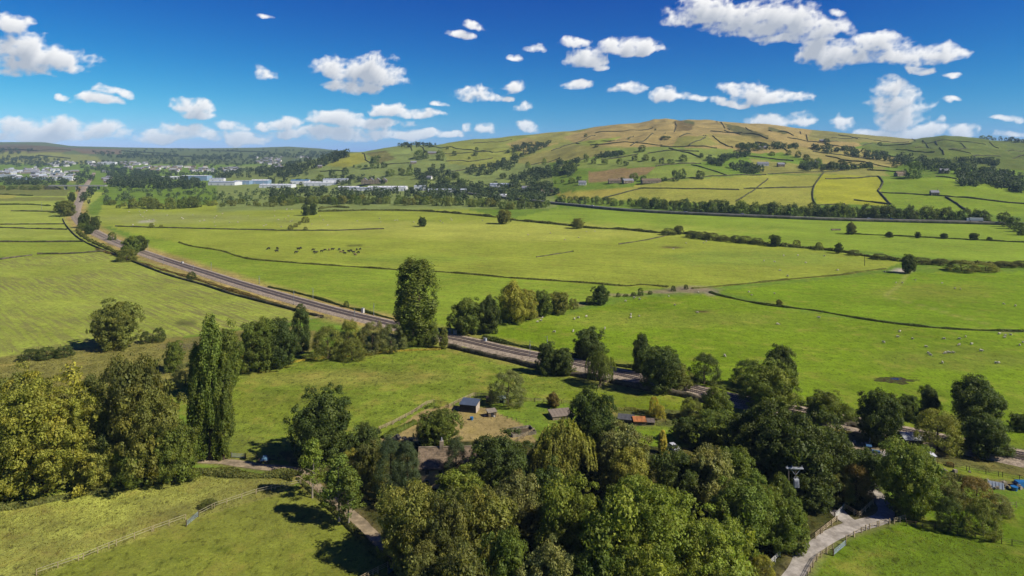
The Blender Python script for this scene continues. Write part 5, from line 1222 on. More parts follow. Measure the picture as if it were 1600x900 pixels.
# railway overbridge
def bridge():
    a, b = gp(78, 296), gp(166, 296); c = (a + b) / 2; d = b - a; W = d.length; m = mat('pale_concrete', col(178, 178, 172), .8, .15, .2)
    o = thing('road_bridge', 'pale concrete road bridge crossing the railway near the town', 'bridge', (c.x, c.y, c.z), math.atan2(d.y, d.x))
    mb = MB(); mb.hexa([(-W/2, -5, 7.2), (W/2, -5, 7.2), (W/2, 5, 7.2), (-W/2, 5, 7.2)], [(-W/2, -5, 8.6), (W/2, -5, 8.6), (W/2, 5, 8.6), (-W/2, 5, 8.6)]); mb.build('deck', m, o)
    for s in (-5.05, 4.75):
        mb = MB(); mb.box(-W/2, W/2, s, s + .3, 8.6, 9.8); mb.build('parapet', m, o)
    for x in (-W*.22, -W*.02, W*.2, W*.36):
        mb = MB(); mb.box(x - .8, x + .8, -4, 4, -.5, 7.2); mb.build('pier', m, o)
    mb = MB(); mb.hexa([(-W/2-8, -7, -.5), (-W*.3, -7, -.5), (-W*.3, 7, -.5), (-W/2-8, 7, -.5)], [(-W/2-8, -5, 7), (-W*.42, -5, 7), (-W*.42, 5, 7), (-W/2-8, 5, 7)]); mb.build('abutment', m_stonefar, o)
bridge()
# ------------------------------------------------------------------ the smallholding
def farmhouse():
    p = gp(700, 752); o = thing('farmhouse', 'stone-slated farmhouse roof showing between the pines', 'house', p, .05)
    L, W, e, r = 13.5, 7.0, 5.0, 8.2
    mb = MB(); walls(mb, L, W, e, r); mb.build('wall', mat('cream_wall', col(206, 186, 146), .85, .15, 1), o)
    mb = MB(); gable(mb, L, W, e, r, .4, .2); rf = mb.build('roof', m_stoneslate, o)
    for k in range(9):                                  # courses of stone slates standing proud of each other
        t0, t1 = k / 9, (k + 1) / 9 + .02; mb = MB(); y = lambda t: -(W/2 + .42) * (1 - t); z = lambda t: e - .36 + (r - e + .36) * t + .205
        mb.hexa([(-L/2-.42, y(t0), z(t0)), (L/2+.42, y(t0), z(t0)), (L/2+.42, y(t1), z(t1)), (-L/2-.42, y(t1), z(t1))], [(-L/2-.42, y(t0), z(t0)+.07), (L/2+.42, y(t0), z(t0)+.07), (L/2+.42, y(t1), z(t1)+.015), (-L/2-.42, y(t1), z(t1)+.015)])
        mb.build('slate_course', m_stoneslate, rf)
    mb = MB(); mb.bar((-L/2-.4, 0, r+.26), (L/2+.4, 0, r+.26), .45, .18); mb.build('ridge', m_grit, rf)
    mb = MB(); mb.box(-2.0, -1.1, -.5, .5, r-.6, r+1.7); ch = mb.build('chimney', m_grit, o)
    mb = MB(); mb.tube((-1.55, 0, r+1.7), (-1.55, 0, r+2.5), .18, .14); mb.build('chimney_pot', mat('pale_pot', col(190, 190, 190), .7), ch)
    for k in range(4):
        for z in (1.0, 3.3):
            x = -4.8 + k * 3.1; mb = MB(); mb.box(x-.55, x+.55, -W/2-.07, -W/2-.02, z, z+1.2); f = mb.build('window', m_white, o); g = MB(); g.box(x-.45, x+.45, -W/2-.10, -W/2-.075, z+.1, z+1.1); g.build('pane', m_glass, f)
    mb = MB(); mb.box(-L/2-.4, L/2+.4, -W/2-.52, -W/2-.40, e-.42, e-.30); mb.build('gutter', m_black, o)
farmhouse()
def small_shed(x, y, L, W, e0, e1, wm, rm, label, rz, name='shed', door=True):
    """lean-to roof: e0 at the front eave, e1 at the back"""
    p = gp(x, y); o = thing(name, label, 'shed', p, rz); mb = MB()
    mb.hexa([(-L/2, -W/2, -.1), (L/2, -W/2, -.1), (L/2, W/2, -.1), (-L/2, W/2, -.1)], [(-L/2, -W/2, e0), (L/2, -W/2, e0), (L/2, W/2, e1), (-L/2, W/2, e1)]); mb.build('wall', wm, o)
    mb = MB(); lo = [(-L/2-.25, -W/2-.25, e0+.01), (L/2+.25, -W/2-.25, e0+.01), (L/2+.25, W/2+.25, e1+.01), (-L/2-.25, W/2+.25, e1+.01)]; mb.hexa(lo, [(a, b, c+.12) for a, b, c in lo]); rf = mb.build('roof', rm, o)
    n = max(3, int(L / 1.0))
    for k in range(n + 1):
        xx = -L/2 - .2 + (L + .4) * k / n; mb = MB(); mb.bar((xx, -W/2-.25, e0+.16), (xx, W/2+.25, e1+.16), .05, .05); mb.build('batten', rm, rf)
    if door: mb = MB(); mb.box(-.5, .5, -W/2-.07, -W/2-.01, 0, min(1.9, e0-.1)); mb.build('door', m_black, o)
    return o
o = small_shed(734, 641, 5.2, 4.0, 2.3, 2.9, m_black, mat('shelter_roof', col(86, 98, 116), .5, .15, 1, .4), 'black field shelter with slate-blue roof in the arena corner', -.25, 'field_shelter', False)
mb = MB(); mb.box(2.61, 2.66, -1.9, 1.9, 0, 2.45); mb.build('pale_side_panel', mat('pale_panel', col(206, 190, 170), .8, .15, 1), o)
small_shed(876, 651, 6.4, 4.5, 1.0, 1.5, m_grit, mat('felt_roof', col(146, 132, 116), .9, .2, 1), 'low outbuilding with brown-grey felt roof left of the tall dark tree', .25, 'outbuilding')
small_shed(999, 662, 3.4, 2.8, 1.1, 1.5, m_wooddk, m_orange, 'small shed with rusty orange roof in the garden', -.05)
small_shed(978, 658, 4.4, 3.0, 1.0, 1.4, m_wooddk, mat('tarred_roof', col(90, 90, 92), .8, .25, 1), 'dark-roofed shed left of the orange roof', -.25)
small_shed(1014, 662, 3.0, 2.2, .8, 1.0, m_wooddk, mat('weathered_roof', col(120, 108, 98), .9, .25, 1), 'low hutch right of the orange roof', -.1, 'hutch')
small_shed(783, 628, 2.6, 1.6, 1.2, 1.6, mat('duck_green', col(150, 168, 146), .7, .1, 1), mat('pale_green_roof', col(176, 190, 172), .7, .1, 1), 'pale green hen house under the grey-olive tree', .1, 'hen_house')
small_shed(764, 627, 1.8, 1.2, 1.1, 1.4, m_wooddk, m_wooddk, 'brown coop left of the pale green hen house', 0, 'hen_house')
small_shed(768, 650, 2.6, 1.6, 1.4, 1.9, m_wooddk, mat('grey_plank', col(150, 140, 124), .9, .2, 1), 'weathered plank hut at the arena edge', .4, 'hut')
small_shed(862, 634, 1.8, 1.2, 1.5, 1.8, m_grit, m_stoneslate, 'small brown box shed in front of the reddish tree', 0, 'box_shed')
small_shed(1424, 696, 4.6, 3.4, 2.1, 2.8, m_wooddk, mat('tin_roof', col(176, 180, 180), .5, .15, 1, .4), 'open tin-roofed shed between the yard trees', -.1, 'yard_shed')
small_shed(1454, 720, 1.7, 1.6, 1.5, 1.8, mat('hut_side', col(206, 202, 196), .7, .1, 1), m_metal_w, 'small white hut in the right paddock', -.05, 'hut')
# vegetable pen right of the arena
def pen():
    p = gp(815, 676); o = thing('vegetable_pen', 'walled vegetable pen with dark soil right of the arena', 'pen', p, .35); mb = MB(); mb.box(-3.4, 3.4, -2.2, 2.2, -.1, .12); mb.build('soil', mat('garden_soil', col(92, 80, 58), .95, .3, 1), o)
    for (x0, x1, y0, y1) in ((-3.6, 3.6, 2.2, 2.45), (-3.6, -3.4, -2.2, 2.2), (3.4, 3.6, -2.2, 2.2), (-3.6, 3.6, -2.45, -2.2)):
        mb = MB(); mb.box(x0, x1, y0, y1, -.1, .85); mb.build('wall', m_stonepale, o)
pen()
def bucket(x, y, r, h, m, label, name='bucket'):
    p = gp(x, y); o = thing(name, label, 'container', p); mb = MB(); mb.tube((0, 0, 0), (0, 0, h), r * .8, r, 12); mb.build('tub', m, o)
    mb = MB(); n = 12
    for k in range(n):
        a, b = 2*math.pi*k/n, 2*math.pi*(k+1)/n; mb.bar((math.cos(a)*r*1.02, math.sin(a)*r*1.02, h), (math.cos(b)*r*1.02, math.sin(b)*r*1.02, h), .05, .05)
    mb.build('rim', m, o)
m_bluep = mat('blue_plastic', col(40, 116, 176), .4, .1, 1, .5)
bucket(737, 656, .55, .8, m_bluep, 'blue plastic tub in the sandy arena')
bucket(1585, 766, .75, .9, m_bluep, 'blue plastic tub by the stone heap at the right edge')
p = gp(765, 651); o = thing('jump_pole', 'white jump pole lying at the back of the arena', 'pole', p, -.12); mb = MB(); mb.tube((-1.7, 0, .25), (1.7, 0, .25), .11, n=8); mb.build('pole', m_white, o)
for x in (-1.5, 1.5): mb = MB(); mb.box(x-.12, x+.12, -.3, .3, 0, .3); mb.build('block', m_white, o)
# transformer on two poles
def transformer():
    a = gp(1232, 800); b = gp(1243, 800); w = (b.x - a.x); H = 80 * (800 - 731) / (800 - 240); pole = mat('utility_pole', col(128, 120, 106), .9, .2, 1); gal = mat('galvanised_steel', col(196, 200, 206), .5, .1, 1, .4)
    o = thing('transformer_poles', 'pole-mounted transformer with crossarm above the plantation', 'utility pole', a)
    for x, h in ((0, H), (w, H - .4)): mb = MB(); mb.tube((x, 0, -.3), (x, 0, h), .16, .12, 8); mb.build('pole', pole, o)
    mb = MB(); mb.bar((-.5, -.2, H), (w + 1.7, -.2, H - .1), .18, .22); mb.build('crossarm', gal, o)
    mb = MB(); mb.bar((-.5, .25, H), (w + 1.7, .25, H - .1), .18, .22); mb.build('crossarm', gal, o)
    for x in (-.3, w * .5, w + 1.4): mb = MB(); mb.tube((x, 0, H + .1), (x, 0, H + .55), .09, .05, 8); mb.build('insulator', gal, o)
    mb = MB(); mb.box(w - .55, w + .55, -.75, .1, H - 4.1, H - 2.3, taper=.05); t = mb.build('transformer_tank', gal, o)
    for k in range(3): mb = MB(); mb.tube((w - .35 + .35*k, -.3, H - 2.3), (w - .35 + .35*k, -.3, H - 1.8), .08, .05, 8); mb.build('bushing', gal, t)
    for k in range(5): mb = MB(); mb.box(w - .5 + .22*k, w - .45 + .22*k, -.86, -.76, H - 3.9, H - 2.5); mb.build('cooling_fin', gal, t)
    for s in (0, 1): mb = MB(); mb.bar((w, 0, H - 1.6), (w + (-1.1 if s else 1.2), 0, H - .2), .08); mb.build('brace', gal, o)
transformer()
def stone_heap(x, y, n, sx, sy, label, seed, sz=(.3, .7)):
    rs = random.Random(seed); p = gp(x, y); o = thing('stone_heap', label, 'stones', p)
    for k in range(n):
        cx, cy = rs.gauss(0, sx), rs.gauss(0, sy); s = rs.uniform(*sz); mb = MB(); j = lambda: rs.uniform(.7, 1.1)
        mb.hexa([(-s*j(), -s*j(), -.1), (s*j(), -s*j(), -.1), (s*j(), s*j(), -.1), (-s*j(), s*j(), -.1)], [(-s*.7*j(), -s*.7*j(), s*j()), (s*.7*j(), -s*.7*j(), s*j()), (s*.7*j(), s*.7*j(), s*j()), (-s*.7*j(), s*.7*j(), s*j())])
        mb.build('stone', m_stonepale, o, (cx, cy, max(0, .6 - abs(cx) / sx * .3) * rs.random()), rs.uniform(0, 3))
stone_heap(1560, 759, 30, 4.2, 1.0, 'heap of pale stones and timber at the right edge', 1)
stone_heap(1476, 737, 10, 2.6, .4, 'row of pale stones behind the lane tree', 2)
stone_heap(1336, 694, 8, 1.6, .5, 'few pale stones beside the yard track', 3)
stone_heap(1446, 702, 8, .8, .6, 'loose pale rubble in front of the tin-roofed shed', 4)
stone_heap(624, 686, 7, 1.2, .6, 'pale boulders at the lower left of the arena', 5)
p = gp(1552, 762); o = thing('leaning_sheet', 'grey metal sheet leaning on the stone heap', 'sheet', p, -.5); mb = MB(); mb.hexa([(-2.2, -.1, 0), (2.2, -.1, 0), (2.2, 0, 0), (-2.2, 0, 0)], [(-2.2, 1.3, 1.0), (2.2, 1.3, 1.0), (2.2, 1.4, 1.0), (-2.2, 1.4, 1.0)]); mb.build('sheet', mat('galv_sheet', col(150, 162, 172), .5, .12, .6, .4), o)
for k in range(7): mb = MB(); x = -2.0 + .66*k; mb.bar((x, -.13, .1), (x, 1.27, 1.02), .06, .06); mb.build('corrugation_rib', mat('galv_sheet', (0, 0, 0)), o)
p = gp(1597, 760); o = thing('tarpaulin_stack', 'blue tarpaulin-covered stack at the right edge', 'stack', p); mb = MB(); mb.box(-1.6, 1.6, -.9, .9, 0, 1.3, taper=.2); mb.build('cover', m_bluep, o); mb = MB(); mb.box(-1.7, 1.7, -1, 1, -.05, .12); mb.build('pallet', m_wooddk, o)
for (x, y, lb) in ((1525, 719, 'brown brash pile in the right paddock'), (1485, 728, 'small dark brash pile by the paddock wire')): tree(x, y, y - 6, 14, 'U', 'ru', lb, name='brash_pile')
p = gp(413, 722); o = thing('feed_trailer', 'small trailer with pale blue cover beside the farm track', 'trailer', p, .2)
mb = MB(); mb.box(-1.5, 1.5, -.8, .8, .5, .65); mb.build('bed', m_wooddk, o); mb = MB(); mb.hexa([(-.9, -.7, .65), (.9, -.7, .65), (.9, .7, .65), (-.9, .7, .65)], [(-.3, -.4, 1.6), (.5, -.4, 1.6), (.5, .4, 1.6), (-.3, .4, 1.6)]); mb.build('cover', mat('faded_blue', col(110, 150, 176), .6, .15, 1), o)
for x in (-.8, .8):
    for s in (-.9, .9): mb = MB(); mb.tube((x, s - .08, .35), (x, s + .08, .35), .35, n=12); mb.build('wheel', m_black, o)
mb = MB(); mb.bar((1.5, 0, .55), (2.5, 0, .5), .1); mb.build('drawbar', m_black, o)

# ------------------------------------------------------------------ railway furniture
m_galv = mat('mast_steel', col(168, 172, 172), .5, .1, 1, .4, metallic=.3)
def mast(x, yb, yt, label, arm=1):
    p = gp(x, yb); h = max(4.5, 80 * (yb - yt) / (yb - 240)); o = thing('railway_mast', label, 'mast', p, -.6, 'masts along the railway')
    mb = MB(); mb.tube((0, 0, -.2), (0, 0, h), .13, .09, 8); mb.build('pole', m_galv, o); mb = MB(); mb.box(-.3, .3, -.3, .3, -.1, .35); mb.build('base', m_grit, o)
    mb = MB(); mb.bar((0, 0, h - .5), (arm * 1.3, 0, h - .35), .08); mb.build('arm', m_galv, o); mb = MB(); mb.box(-.18, .18, -.15, .15, h - 2.2, h - 1.5); mb.build('box', m_galv, o)
ML = ['first from the curve tree', 'second from the curve tree', 'third from the curve tree', 'fourth from the curve tree', 'on the pasture side above the white cabinet bend', 'left of the pair near the low bush', 'right of the pair near the low bush', 'nearer of the pair by the tall white cabinet', 'farther of the pair by the tall white cabinet', 'just right of the very tall poplar', 'with lamp arm left of the two joined dark trees', 'rising behind the two joined dark trees']
for (x, yb, yt), lb in zip(((231,392,379),(255,413,401),(302,424,413),(330,426,409),(405,443,431),(459,476,453),(489,470,450),(554,497,481),(584,493,473),(703,521,499),(828,559,532),(855,548,525)), ML): mast(x, yb, yt, 'slim grey railway mast ' + lb, random.choice((-1, 1)))
def cabinet(x, y, w, d, h, m, label):
    p = gp(x, y); o = thing('lineside_cabinet', label, 'cabinet', p, -.6); mb = MB(); mb.box(-w/2, w/2, -d/2, d/2, .1, h); mb.build('body', m, o); mb = MB(); mb.box(-w/2-.08, w/2+.08, -d/2-.08, d/2+.08, h, h+.08); mb.build('roof', m_galv, o)
    mb = MB(); mb.box(-w*.4, w*.4, -d/2-.05, -d/2-.01, .25, h-.12); dd = mb.build('door', m, o); mb = MB(); mb.box(w*.25, w*.32, -d/2-.09, -d/2-.052, h*.5, h*.62); mb.build('handle', m_black, dd); mb = MB(); mb.box(-w/2-.15, w/2+.15, -d/2-.15, d/2+.15, -.2, .1); mb.build('plinth', m_grit, o)
cabinet(285, 413, 1.6, 1.0, 1.9, m_white, 'white lineside cabinet on the far railway stretch'); cabinet(567, 489, 1.4, 1.0, 2.4, m_white, 'tall white cabinet beside the railway left of the poplar')
cabinet(711, 523, 1.2, .9, 2.0, m_white, 'white cabinet just right of the very tall poplar'); cabinet(758, 535, 1.2, .9, 1.8, m_greyroof, 'grey cabinet further right along the railway')
cabinet(703, 520, .7, .6, 1.3, m_greyroof, 'small grey box at the mast right of the poplar')
for (x, yb, yt, lb) in ((65, 329, 316, 'thin pale pole in the far left meadow'), (820, 327, 314, 'thin pale pole in the strip beyond the far hedge'), (1351, 415, 398, 'bare dead pole-like tree on the right pasture')):
    p = gp(x, yb); h = 80 * (yb - yt) / (yb - 240); o = thing('field_pole', lb, 'pole', p); mb = MB(); mb.tube((0, 0, -.2), (0, 0, h), .22, .14, 8); mb.build('pole', m_galv if x < 1300 else m_bark, o)
    mb = MB(); mb.bar((-.9, 0, h - .5), (.9, 0, h - .5), .12); mb.build('crossarm' if x < 1300 else 'branch', m_galv if x < 1300 else m_bark, o)
p = gp(1306, 360); o = thing('feed_trough', 'dark feed trough in the pasture below the bypass', 'trough', p, .1); mb = MB(); mb.box(-5, 5, -1, 1, .3, 1.6); mb.build('body', m_grit, o); mb = MB(); mb.box(-4.8, 4.8, -.8, .8, 1.6, 1.62); mb.build('feed', m_black, o)
for x in (-4, 0, 4): mb = MB(); mb.box(x-.15, x+.15, -.9, .9, -.1, .3); mb.build('leg', m_black, o)

# ------------------------------------------------------------------ vehicles
m_tyre = mat('tyre', col(36, 36, 38), .8, .1, 2)
def car(p, rz, paint, label, group=None, name='car', detail=True):
    o = thing(name, label, 'car', p, rz, group); pm = mat('paint_' + str(paint), col(*paint), .3, .03, 1, .5); mb = MB()
    prof = [(-2.05, .35), (-2.1, .75), (-1.95, .95), (-1.2, 1.0), (1.0, .95), (2.0, .80), (2.1, .55), (2.05, .35)]; w = .86
    for s in (-1, 1):
        pts = [(x, s * w, z) for x, z in prof]; mb.poly(pts if s < 0 else pts[::-1])
    n = len(prof)
    for k in range(n):
        (x0, z0), (x1, z1) = prof[k], prof[(k+1) % n]; mb.poly([(x0, w, z0), (x1, w, z1), (x1, -w, z1), (x0, -w, z0)])
    mb.build('body', pm, o)
    mb = MB(); mb.hexa([(-1.85, -.8, .98), (.95, -.8, .96), (.95, .8, .96), (-1.85, .8, .98)], [(-1.35, -.66, 1.44), (.2, -.66, 1.44), (.2, .66, 1.44), (-1.35, .66, 1.44)]); mb.build('window', m_glass, o)
    mb = MB(); mb.box(-1.38, .23, -.67, .67, 1.445, 1.50, taper=.03); mb.build('roof', pm, o)
    for x in (-1.3, 1.3):
        for s in (-1, 1):
            mb = MB(); mb.tube((x, s * .70, .32), (x, s * .89, .32), .32, n=14); wh = mb.build('wheel', m_tyre, o)
            if detail: mb = MB(); mb.tube((x, s * .892, .32), (x, s * .905, .32), .18, n=10); mb.build('rim', m_galv, wh)
    if detail:
        for s in (-.6, .6):
            mb = MB(); mb.box(2.03, 2.11, s-.2, s+.2, .62, .76); mb.build('headlight', m_white, o); mb = MB(); mb.box(-2.12, -2.08, s-.15, s+.15, .72, .9); mb.build('tail_light', m_terra, o); mb = MB(); mb.box(.75, .9, s*1.5-.08, s*1.5+.08, 1.0, 1.14); mb.build('mirror', pm, o)
    return o
car(gp(1053, 703), -1.25, (214, 216, 220), 'silver-white car with dark windows parked in the garden')
LV = BYPASS; 
def on_bypass(x, off):
    """point on the road deck where the photo column x crosses it"""
    best = min(range(len(LV) - 1), key=lambda k: abs(800 + F * LV[k][0] / LV[k][1] - x)); d = LV[best+1] - LV[best]; d = d / np.linalg.norm(d); n = np.array([-d[1], d[0]]); q = LV[best] + n * off
    return Vector((q[0], q[1], gz(*LV[best]) + 2.91)), math.atan2(d[1], d[0])
for x, off, c, lb in ((924, 4, (230, 230, 230), 'white car at the left end of the bypass'), (1065, 4, (220, 226, 234), 'pale car on the bypass below the yellow fields'), (1158, 7, (232, 232, 234), 'white car on the middle of the bypass'), (1354, 4, (226, 232, 240), 'white car on the bypass right of centre'), (1396, 4, (70, 120, 190), 'blue car on the bypass behind the white one')):
    p, rz = on_bypass(x, off); car(p, rz, c, lb, detail=False)
def truck():
    p, rz = on_bypass(1532, 3.6); o = thing('articulated_lorry', 'white articulated lorry on the bypass near the right edge', 'lorry', p, rz + math.pi); mb = MB(); mb.box(-8.2, 5.0, -1.25, 1.25, 1.1, 4.1); mb.build('trailer', m_metal_w, o)
    mb = MB(); mb.box(5.5, 7.8, -1.2, 1.2, .6, 3.5, taper=.08); cb = mb.build('cab', m_metal_w, o); mb = MB(); mb.box(7.74, 7.82, -1.0, 1.0, 2.0, 3.0); mb.build('windscreen', m_glass, cb)
    mb = MB(); mb.box(-8.2, 7.4, -.5, .5, .7, 1.08); mb.build('chassis', m_black, o)
    for x in (-7.2, -5.9, -4.6, 4.3, 6.8):
        for s in (-1, 1): mb = MB(); mb.tube((x, s * .85, .5), (x, s * 1.2, .5), .5, n=12); mb.build('wheel', m_tyre, o)
truck()
def tractor():
    p = gp(1361, 712); o = thing('loader_tractor', 'blue tractor with raised loader arm in the yard', 'tractor', p, -.45); pb = mat('tractor_blue', col(72, 112, 150), .5, .15, 1, .4)
    mb = MB(); mb.box(.2, 2.2, -.5, .5, .9, 1.6, taper=.06); mb.build('bonnet', pb, o); mb = MB(); mb.box(-1.2, .2, -.75, .75, 1.0, 1.5); mb.build('body', pb, o)
    mb = MB(); mb.box(-1.1, .15, -.7, .7, 1.5, 2.5, taper=.08); cb = mb.build('cab', m_glass, o); mb = MB(); mb.box(-1.15, .2, -.75, .75, 2.5, 2.62); mb.build('cab_roof', pb, cb)
    for x, r in ((-.8, .78), (1.7, .5)):
        for s in (-1, 1): mb = MB(); mb.tube((x, s * .72, r), (x, s * 1.12, r), r, n=16); wh = mb.build('wheel', m_tyre, o); mb = MB(); mb.tube((x, s * 1.122, r), (x, s * 1.135, r), r * .5, n=10); mb.build('rim', pb, wh)
    for s in (-.65, .65): mb = MB(); mb.bar((-.1, s, 1.5), (2.4, s, 1.0), .14).bar((2.4, s, 1.0), (3.5, s, .45), .14); mb.build('loader_arm', m_galv, o)
    mb = MB(); mb.hexa([(3.3, -.95, .1), (4.0, -.95, .1), (4.0, .95, .1), (3.3, .95, .1)], [(3.3, -.95, .8), (3.5, -.95, .8), (3.5, .95, .8), (3.3, .95, .8)]); mb.build('bucket', m_galv, o)
    p = gp(1358, 694); o = thing('propped_boom', 'pale blue boom propped upright behind the tractor', 'machinery', p, .3); mb = MB(); mb.bar((0, 0, -.1), (.8, 0, 2.8), .34, .16); mb.build('boom', mat('boom_paint', col(176, 196, 206), .5, .1, 1), o); mb = MB(); mb.box(-.5, .5, -.4, .4, -.1, .25); mb.build('foot', m_grit, o)
tractor()

# ------------------------------------------------------------------ sheep and cattle
def skin_mesh(name, J, E, m):
    """J: name -> (pos, radius); grown with Skin + Subdivision into one continuous body"""
    keys = list(J); me = bpy.data.meshes.new(name); me.from_pydata([J[k][0] for k in keys], [(keys.index(a), keys.index(b)) for a, b in E], [])
    o = bpy.data.objects.new(name, me); COL.objects.link(o); o.modifiers.new('skin', 'SKIN'); o.modifiers.new('sub', 'SUBSURF').levels = 1
    for k, sv in zip(keys, me.skin_vertices[0].data): sv.radius = J[k][1] if isinstance(J[k][1], tuple) else (J[k][1], J[k][1]); sv.use_root = (k == keys[0])
    dg = bpy.context.evaluated_depsgraph_get(); out = bpy.data.meshes.new_from_object(o.evaluated_get(dg)); bpy.data.objects.remove(o); out.name = name
    out.materials.clear(); out.materials.append(m); out.polygons.foreach_set('use_smooth', [True] * len(out.polygons)); return out
def quad_joints(L, bh, br, head, nk, leg):
    J = {'mid': ((0, 0, bh), br), 'hip': ((-L*.42, 0, bh), br * .85), 'sho': ((L*.42, 0, bh), br * .85), 'neck': ((L*.62, 0, bh + nk*.5), br * .45), 'head': ((L*.82, 0, bh + nk), head), 'muz': ((L*1.0, 0, bh + nk - head*1.2), head * .6), 'tail': ((-L*.60, 0, bh + br*.2), br * .16)}
    E = [('mid', 'hip'), ('mid', 'sho'), ('sho', 'neck'), ('neck', 'head'), ('head', 'muz'), ('hip', 'tail')]
    for n, x, b in (('f', L*.38, 'sho'), ('h', -L*.40, 'hip')):
        for s in (-1, 1):
            J[f'{n}k{s}'] = ((x + (-.02 if n == 'f' else -.06) * L, s * br * .62, bh * .48), leg * 1.3); J[f'{n}f{s}'] = ((x, s * br * .62, 0.02), leg); E += [(b, f'{n}k{s}'), (f'{n}k{s}', f'{n}f{s}')]
    return J, E
m_wool = mat('wool', col(212, 204, 180), .95, .12, 4); m_hide = mat('black_hide', col(44, 40, 38), .8, .2, 1); m_hide2 = mat('brown_hide', col(150, 126, 92), .8, .2, 1)
SHEEP = [skin_mesh('sheep', *quad_joints(.95, .62, .33, .13, .12, .05), m_wool), skin_mesh('sheep', *quad_joints(.95, .60, .33, .13, -.30, .05), m_wool)]
COW = [skin_mesh('cow', *quad_joints(1.7, 1.0, .46, .19, .15, .09), m) for m in (m_hide, m_hide, m_hide2)] + [skin_mesh('cow', *quad_joints(1.7, 1.0, .46, .19, -.65, .09), m_hide)]
_ar = random.Random(3)
def flock(pts, label, group, kinds, name, cat, k=1.0):
    for (x, y) in pts:
        o = obj(name, _ar.choice(kinds), None, gp(x, y), _ar.uniform(0, 6.28)); s = k * _ar.uniform(.9, 1.15); o.scale = (s, s, s); tag(o, label, cat, group)
Z7 = lambda L: [(800 + a / 4, 360 + b / 4) for a, b in L]; Z8 = lambda L: [(1200 + a / 4, 360 + b / 4) for a, b in L]; Z6 = lambda L: [(400 + a / 4, 360 + b / 4) for a, b in L]
flock(Z7([(160,575),(190,550),(180,568),(390,558),(415,550),(465,543),(743,530),(742,548),(795,540),(265,638),(382,635),(580,617),(1018,470),(1160,517),(1330,790),(1020,825)]), 'white sheep grazing between the stream trees and the railway', 'sheep between stream and railway', SHEEP, 'sheep', 'sheep', .98)
flock(Z7([(710,445),(763,425),(797,435),(1165,390),(980,417),(1498,407),(1480,388)]), 'white sheep close to the stream bank', 'sheep by the stream bank', SHEEP, 'sheep', 'sheep', .98)
flock(Z7([(1088,82),(1198,80),(1215,72),(1575,193),(417,47),(465,10),(330,62),(518,8),(1008,120),(100,30),(240,20)]) + Z8([(98,160),(187,160),(353,163),(40,200),(75,253),(123,290),(235,205),(435,252)]), 'small white sheep in the pasture under the diagonal hedge', 'sheep under the diagonal hedge', SHEEP, 'sheep', 'sheep', 1.1)
flock(Z8([(730,262),(920,312),(1087,333),(1168,366),(1203,370),(1473,463),(1547,475),(40,398),(840,330),(800,330)]), 'white sheep in the pasture around the concrete apron', 'sheep around the concrete apron', SHEEP, 'sheep', 'sheep', .98)
flock(Z8([(60,590),(318,550),(823,637),(810,670),(903,682),(723,705),(987,732),(1003,773),(1016,785),(1100,682),(1197,682),(1235,668),(1195,720),(1272,715),(1108,772),(1130,770),(1158,768),(1332,758),(1445,651),(1485,660),(1480,673),(1517,657),(1595,705),(1573,723),(1090,832),(1425,832),(1441,832)]), 'white sheep scattered in the lower right pasture', 'sheep in the lower right pasture', SHEEP, 'sheep', 'sheep', .98)
flock([(_ar.uniform(200, 520), _ar.uniform(327, 357)) for _ in range(45)] + [(_ar.uniform(540, 760), _ar.uniform(340, 352)) for _ in range(12)], 'tiny white sheep dotted over the far pasture', 'sheep dotted over the far pasture', SHEEP, 'sheep', 'sheep', 1.3)
flock(Z6([(78,120),(133,118),(130,135)]), 'black cow standing apart at the left of the herd', 'cows apart from the herd', [COW[0], COW[3]], 'cow', 'cow', 1.25)
flock(Z6([(250,143),(265,120),(278,117),(357,127),(365,140),(375,145),(410,137),(432,127),(457,127),(477,125)]), 'dark cow in the left half of the herd on the central pasture', 'left half of the herd', COW, 'cow', 'cow', 1.25)
flock(Z6([(520,125),(530,140),(545,135),(555,148),(580,137),(595,132),(610,142),(630,125),(640,143),(652,122),(620,157)]), 'dark cow in the right half of the herd on the central pasture', 'right half of the herd', COW, 'cow', 'cow', 1.25)

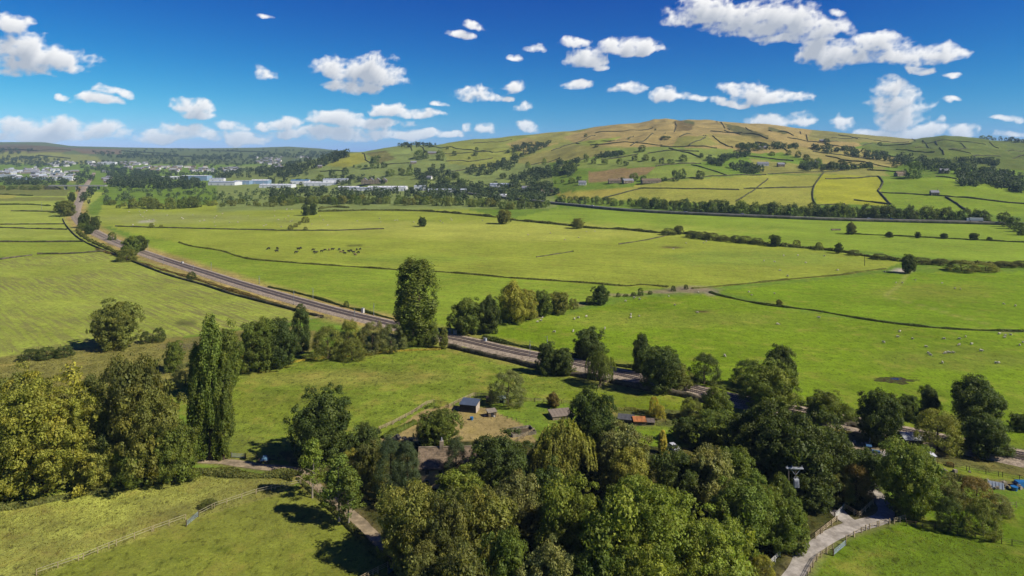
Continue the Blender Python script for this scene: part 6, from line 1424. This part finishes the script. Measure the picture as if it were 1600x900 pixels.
# ------------------------------------------------------------------ rough grass in the near meadows
def rough_grass():
    rs = np.random.RandomState(8); V, Ti, Hu, n0 = [], [], [], 0
    for poly, n, hs, lt in (([(0,795),(170,756),(300,738),(470,750),(440,770),(290,815),(50,905),(0,905)], 12000, (.12, .34), 1.12), ([(50,905),(290,818),(440,772),(478,756),(560,835),(620,905)], 7000, (.08, .2), .85), ([(1290,905),(1310,868),(1400,822),(1440,830),(1600,862),(1600,905)], 6000, (.08, .22), .66), ([(0,560),(310,528),(470,512),(480,545),(380,585),(270,595),(150,630),(0,640)], 8000, (.2, .5), .8), ([(265,605),(500,550),(690,545),(800,562),(900,600),(800,625),(640,640),(590,680),(480,715),(340,712)], 10000, (.10, .32), .85)):
        xs = [q[0] for q in poly]; ys = [q[1] for q in poly]; x = rs.uniform(min(xs), max(xs), n * 2); y = HY + HC * F / rs.uniform(HC * F / (max(ys) - HY), HC * F / (min(ys) - HY), n * 2)
        k = inside(x, y, poly); x, y = x[k][:n], y[k][:n]; Y = HC * F / (y - HY); X = (x - 800) / F * Y; m = len(X)
        keep = (fbm(X / 6, Y / 6, 90, 3) + rs.uniform(-.3, .3, m)) > -.05; X, Y = X[keep], Y[keep]; m = len(X)
        Z = tz(X, Y); a = rs.uniform(0, 6.28, m); h = rs.uniform(*hs, m); w = h * rs.uniform(.35, .8, m); le = rs.normal(size=(m, 2)) * (h * .3)[:, None]
        dx, dy = np.cos(a) * w / 2, np.sin(a) * w / 2
        V.append(np.stack([np.stack([X - dx, Y - dy, Z - .03], 1), np.stack([X + dx, Y + dy, Z - .03], 1), np.stack([X + dx * .5 + le[:, 0], Y + dy * .5 + le[:, 1], Z + h], 1), np.stack([X - dx * .5 + le[:, 0], Y - dy * .5 + le[:, 1], Z + h * .8], 1)], 1).reshape(-1, 3))
        Ti.append(np.repeat(lt * rs.uniform(.8, 1.2, m), 4)); Hu.append(np.repeat(rs.uniform(0, 1, m), 4))
    V = np.concatenate(V); Q = np.arange(len(V)).reshape(-1, 4); o = obj('rough_grass', np_mesh('rough_grass', V, Q, m_leaf, [('tint', 'FLOAT', np.concatenate(Ti)), ('hue', 'FLOAT', np.concatenate(Hu))]))
    o.color = (.20, .215, .05, 1); tag(o, 'tufts of rough grass in the near meadows', 'grass', kind='stuff')
rough_grass()
# ------------------------------------------------------------------ haze in the valley air
def haze():
    mb = MB(); mb.box(-9300, 9300, -9300, 9300, -3.0, 330.0)
    m = bpy.data.materials.new('haze'); m.use_nodes = True; T = NT(m.node_tree); T.n.clear()
    v = T.add('ShaderNodeVolumePrincipled'); v.inputs['Color'].default_value = (0.50, 0.76, 1.0, 1); v.inputs['Density'].default_value = HAZE
    v.inputs['Anisotropy'].default_value = 0.0
    o = T.add('ShaderNodeOutputMaterial'); T.l.new(v.outputs[0], o.inputs['Volume'])
    tag(mb.build('haze', m), kind='stuff')
HAZE = 0.000045
haze()
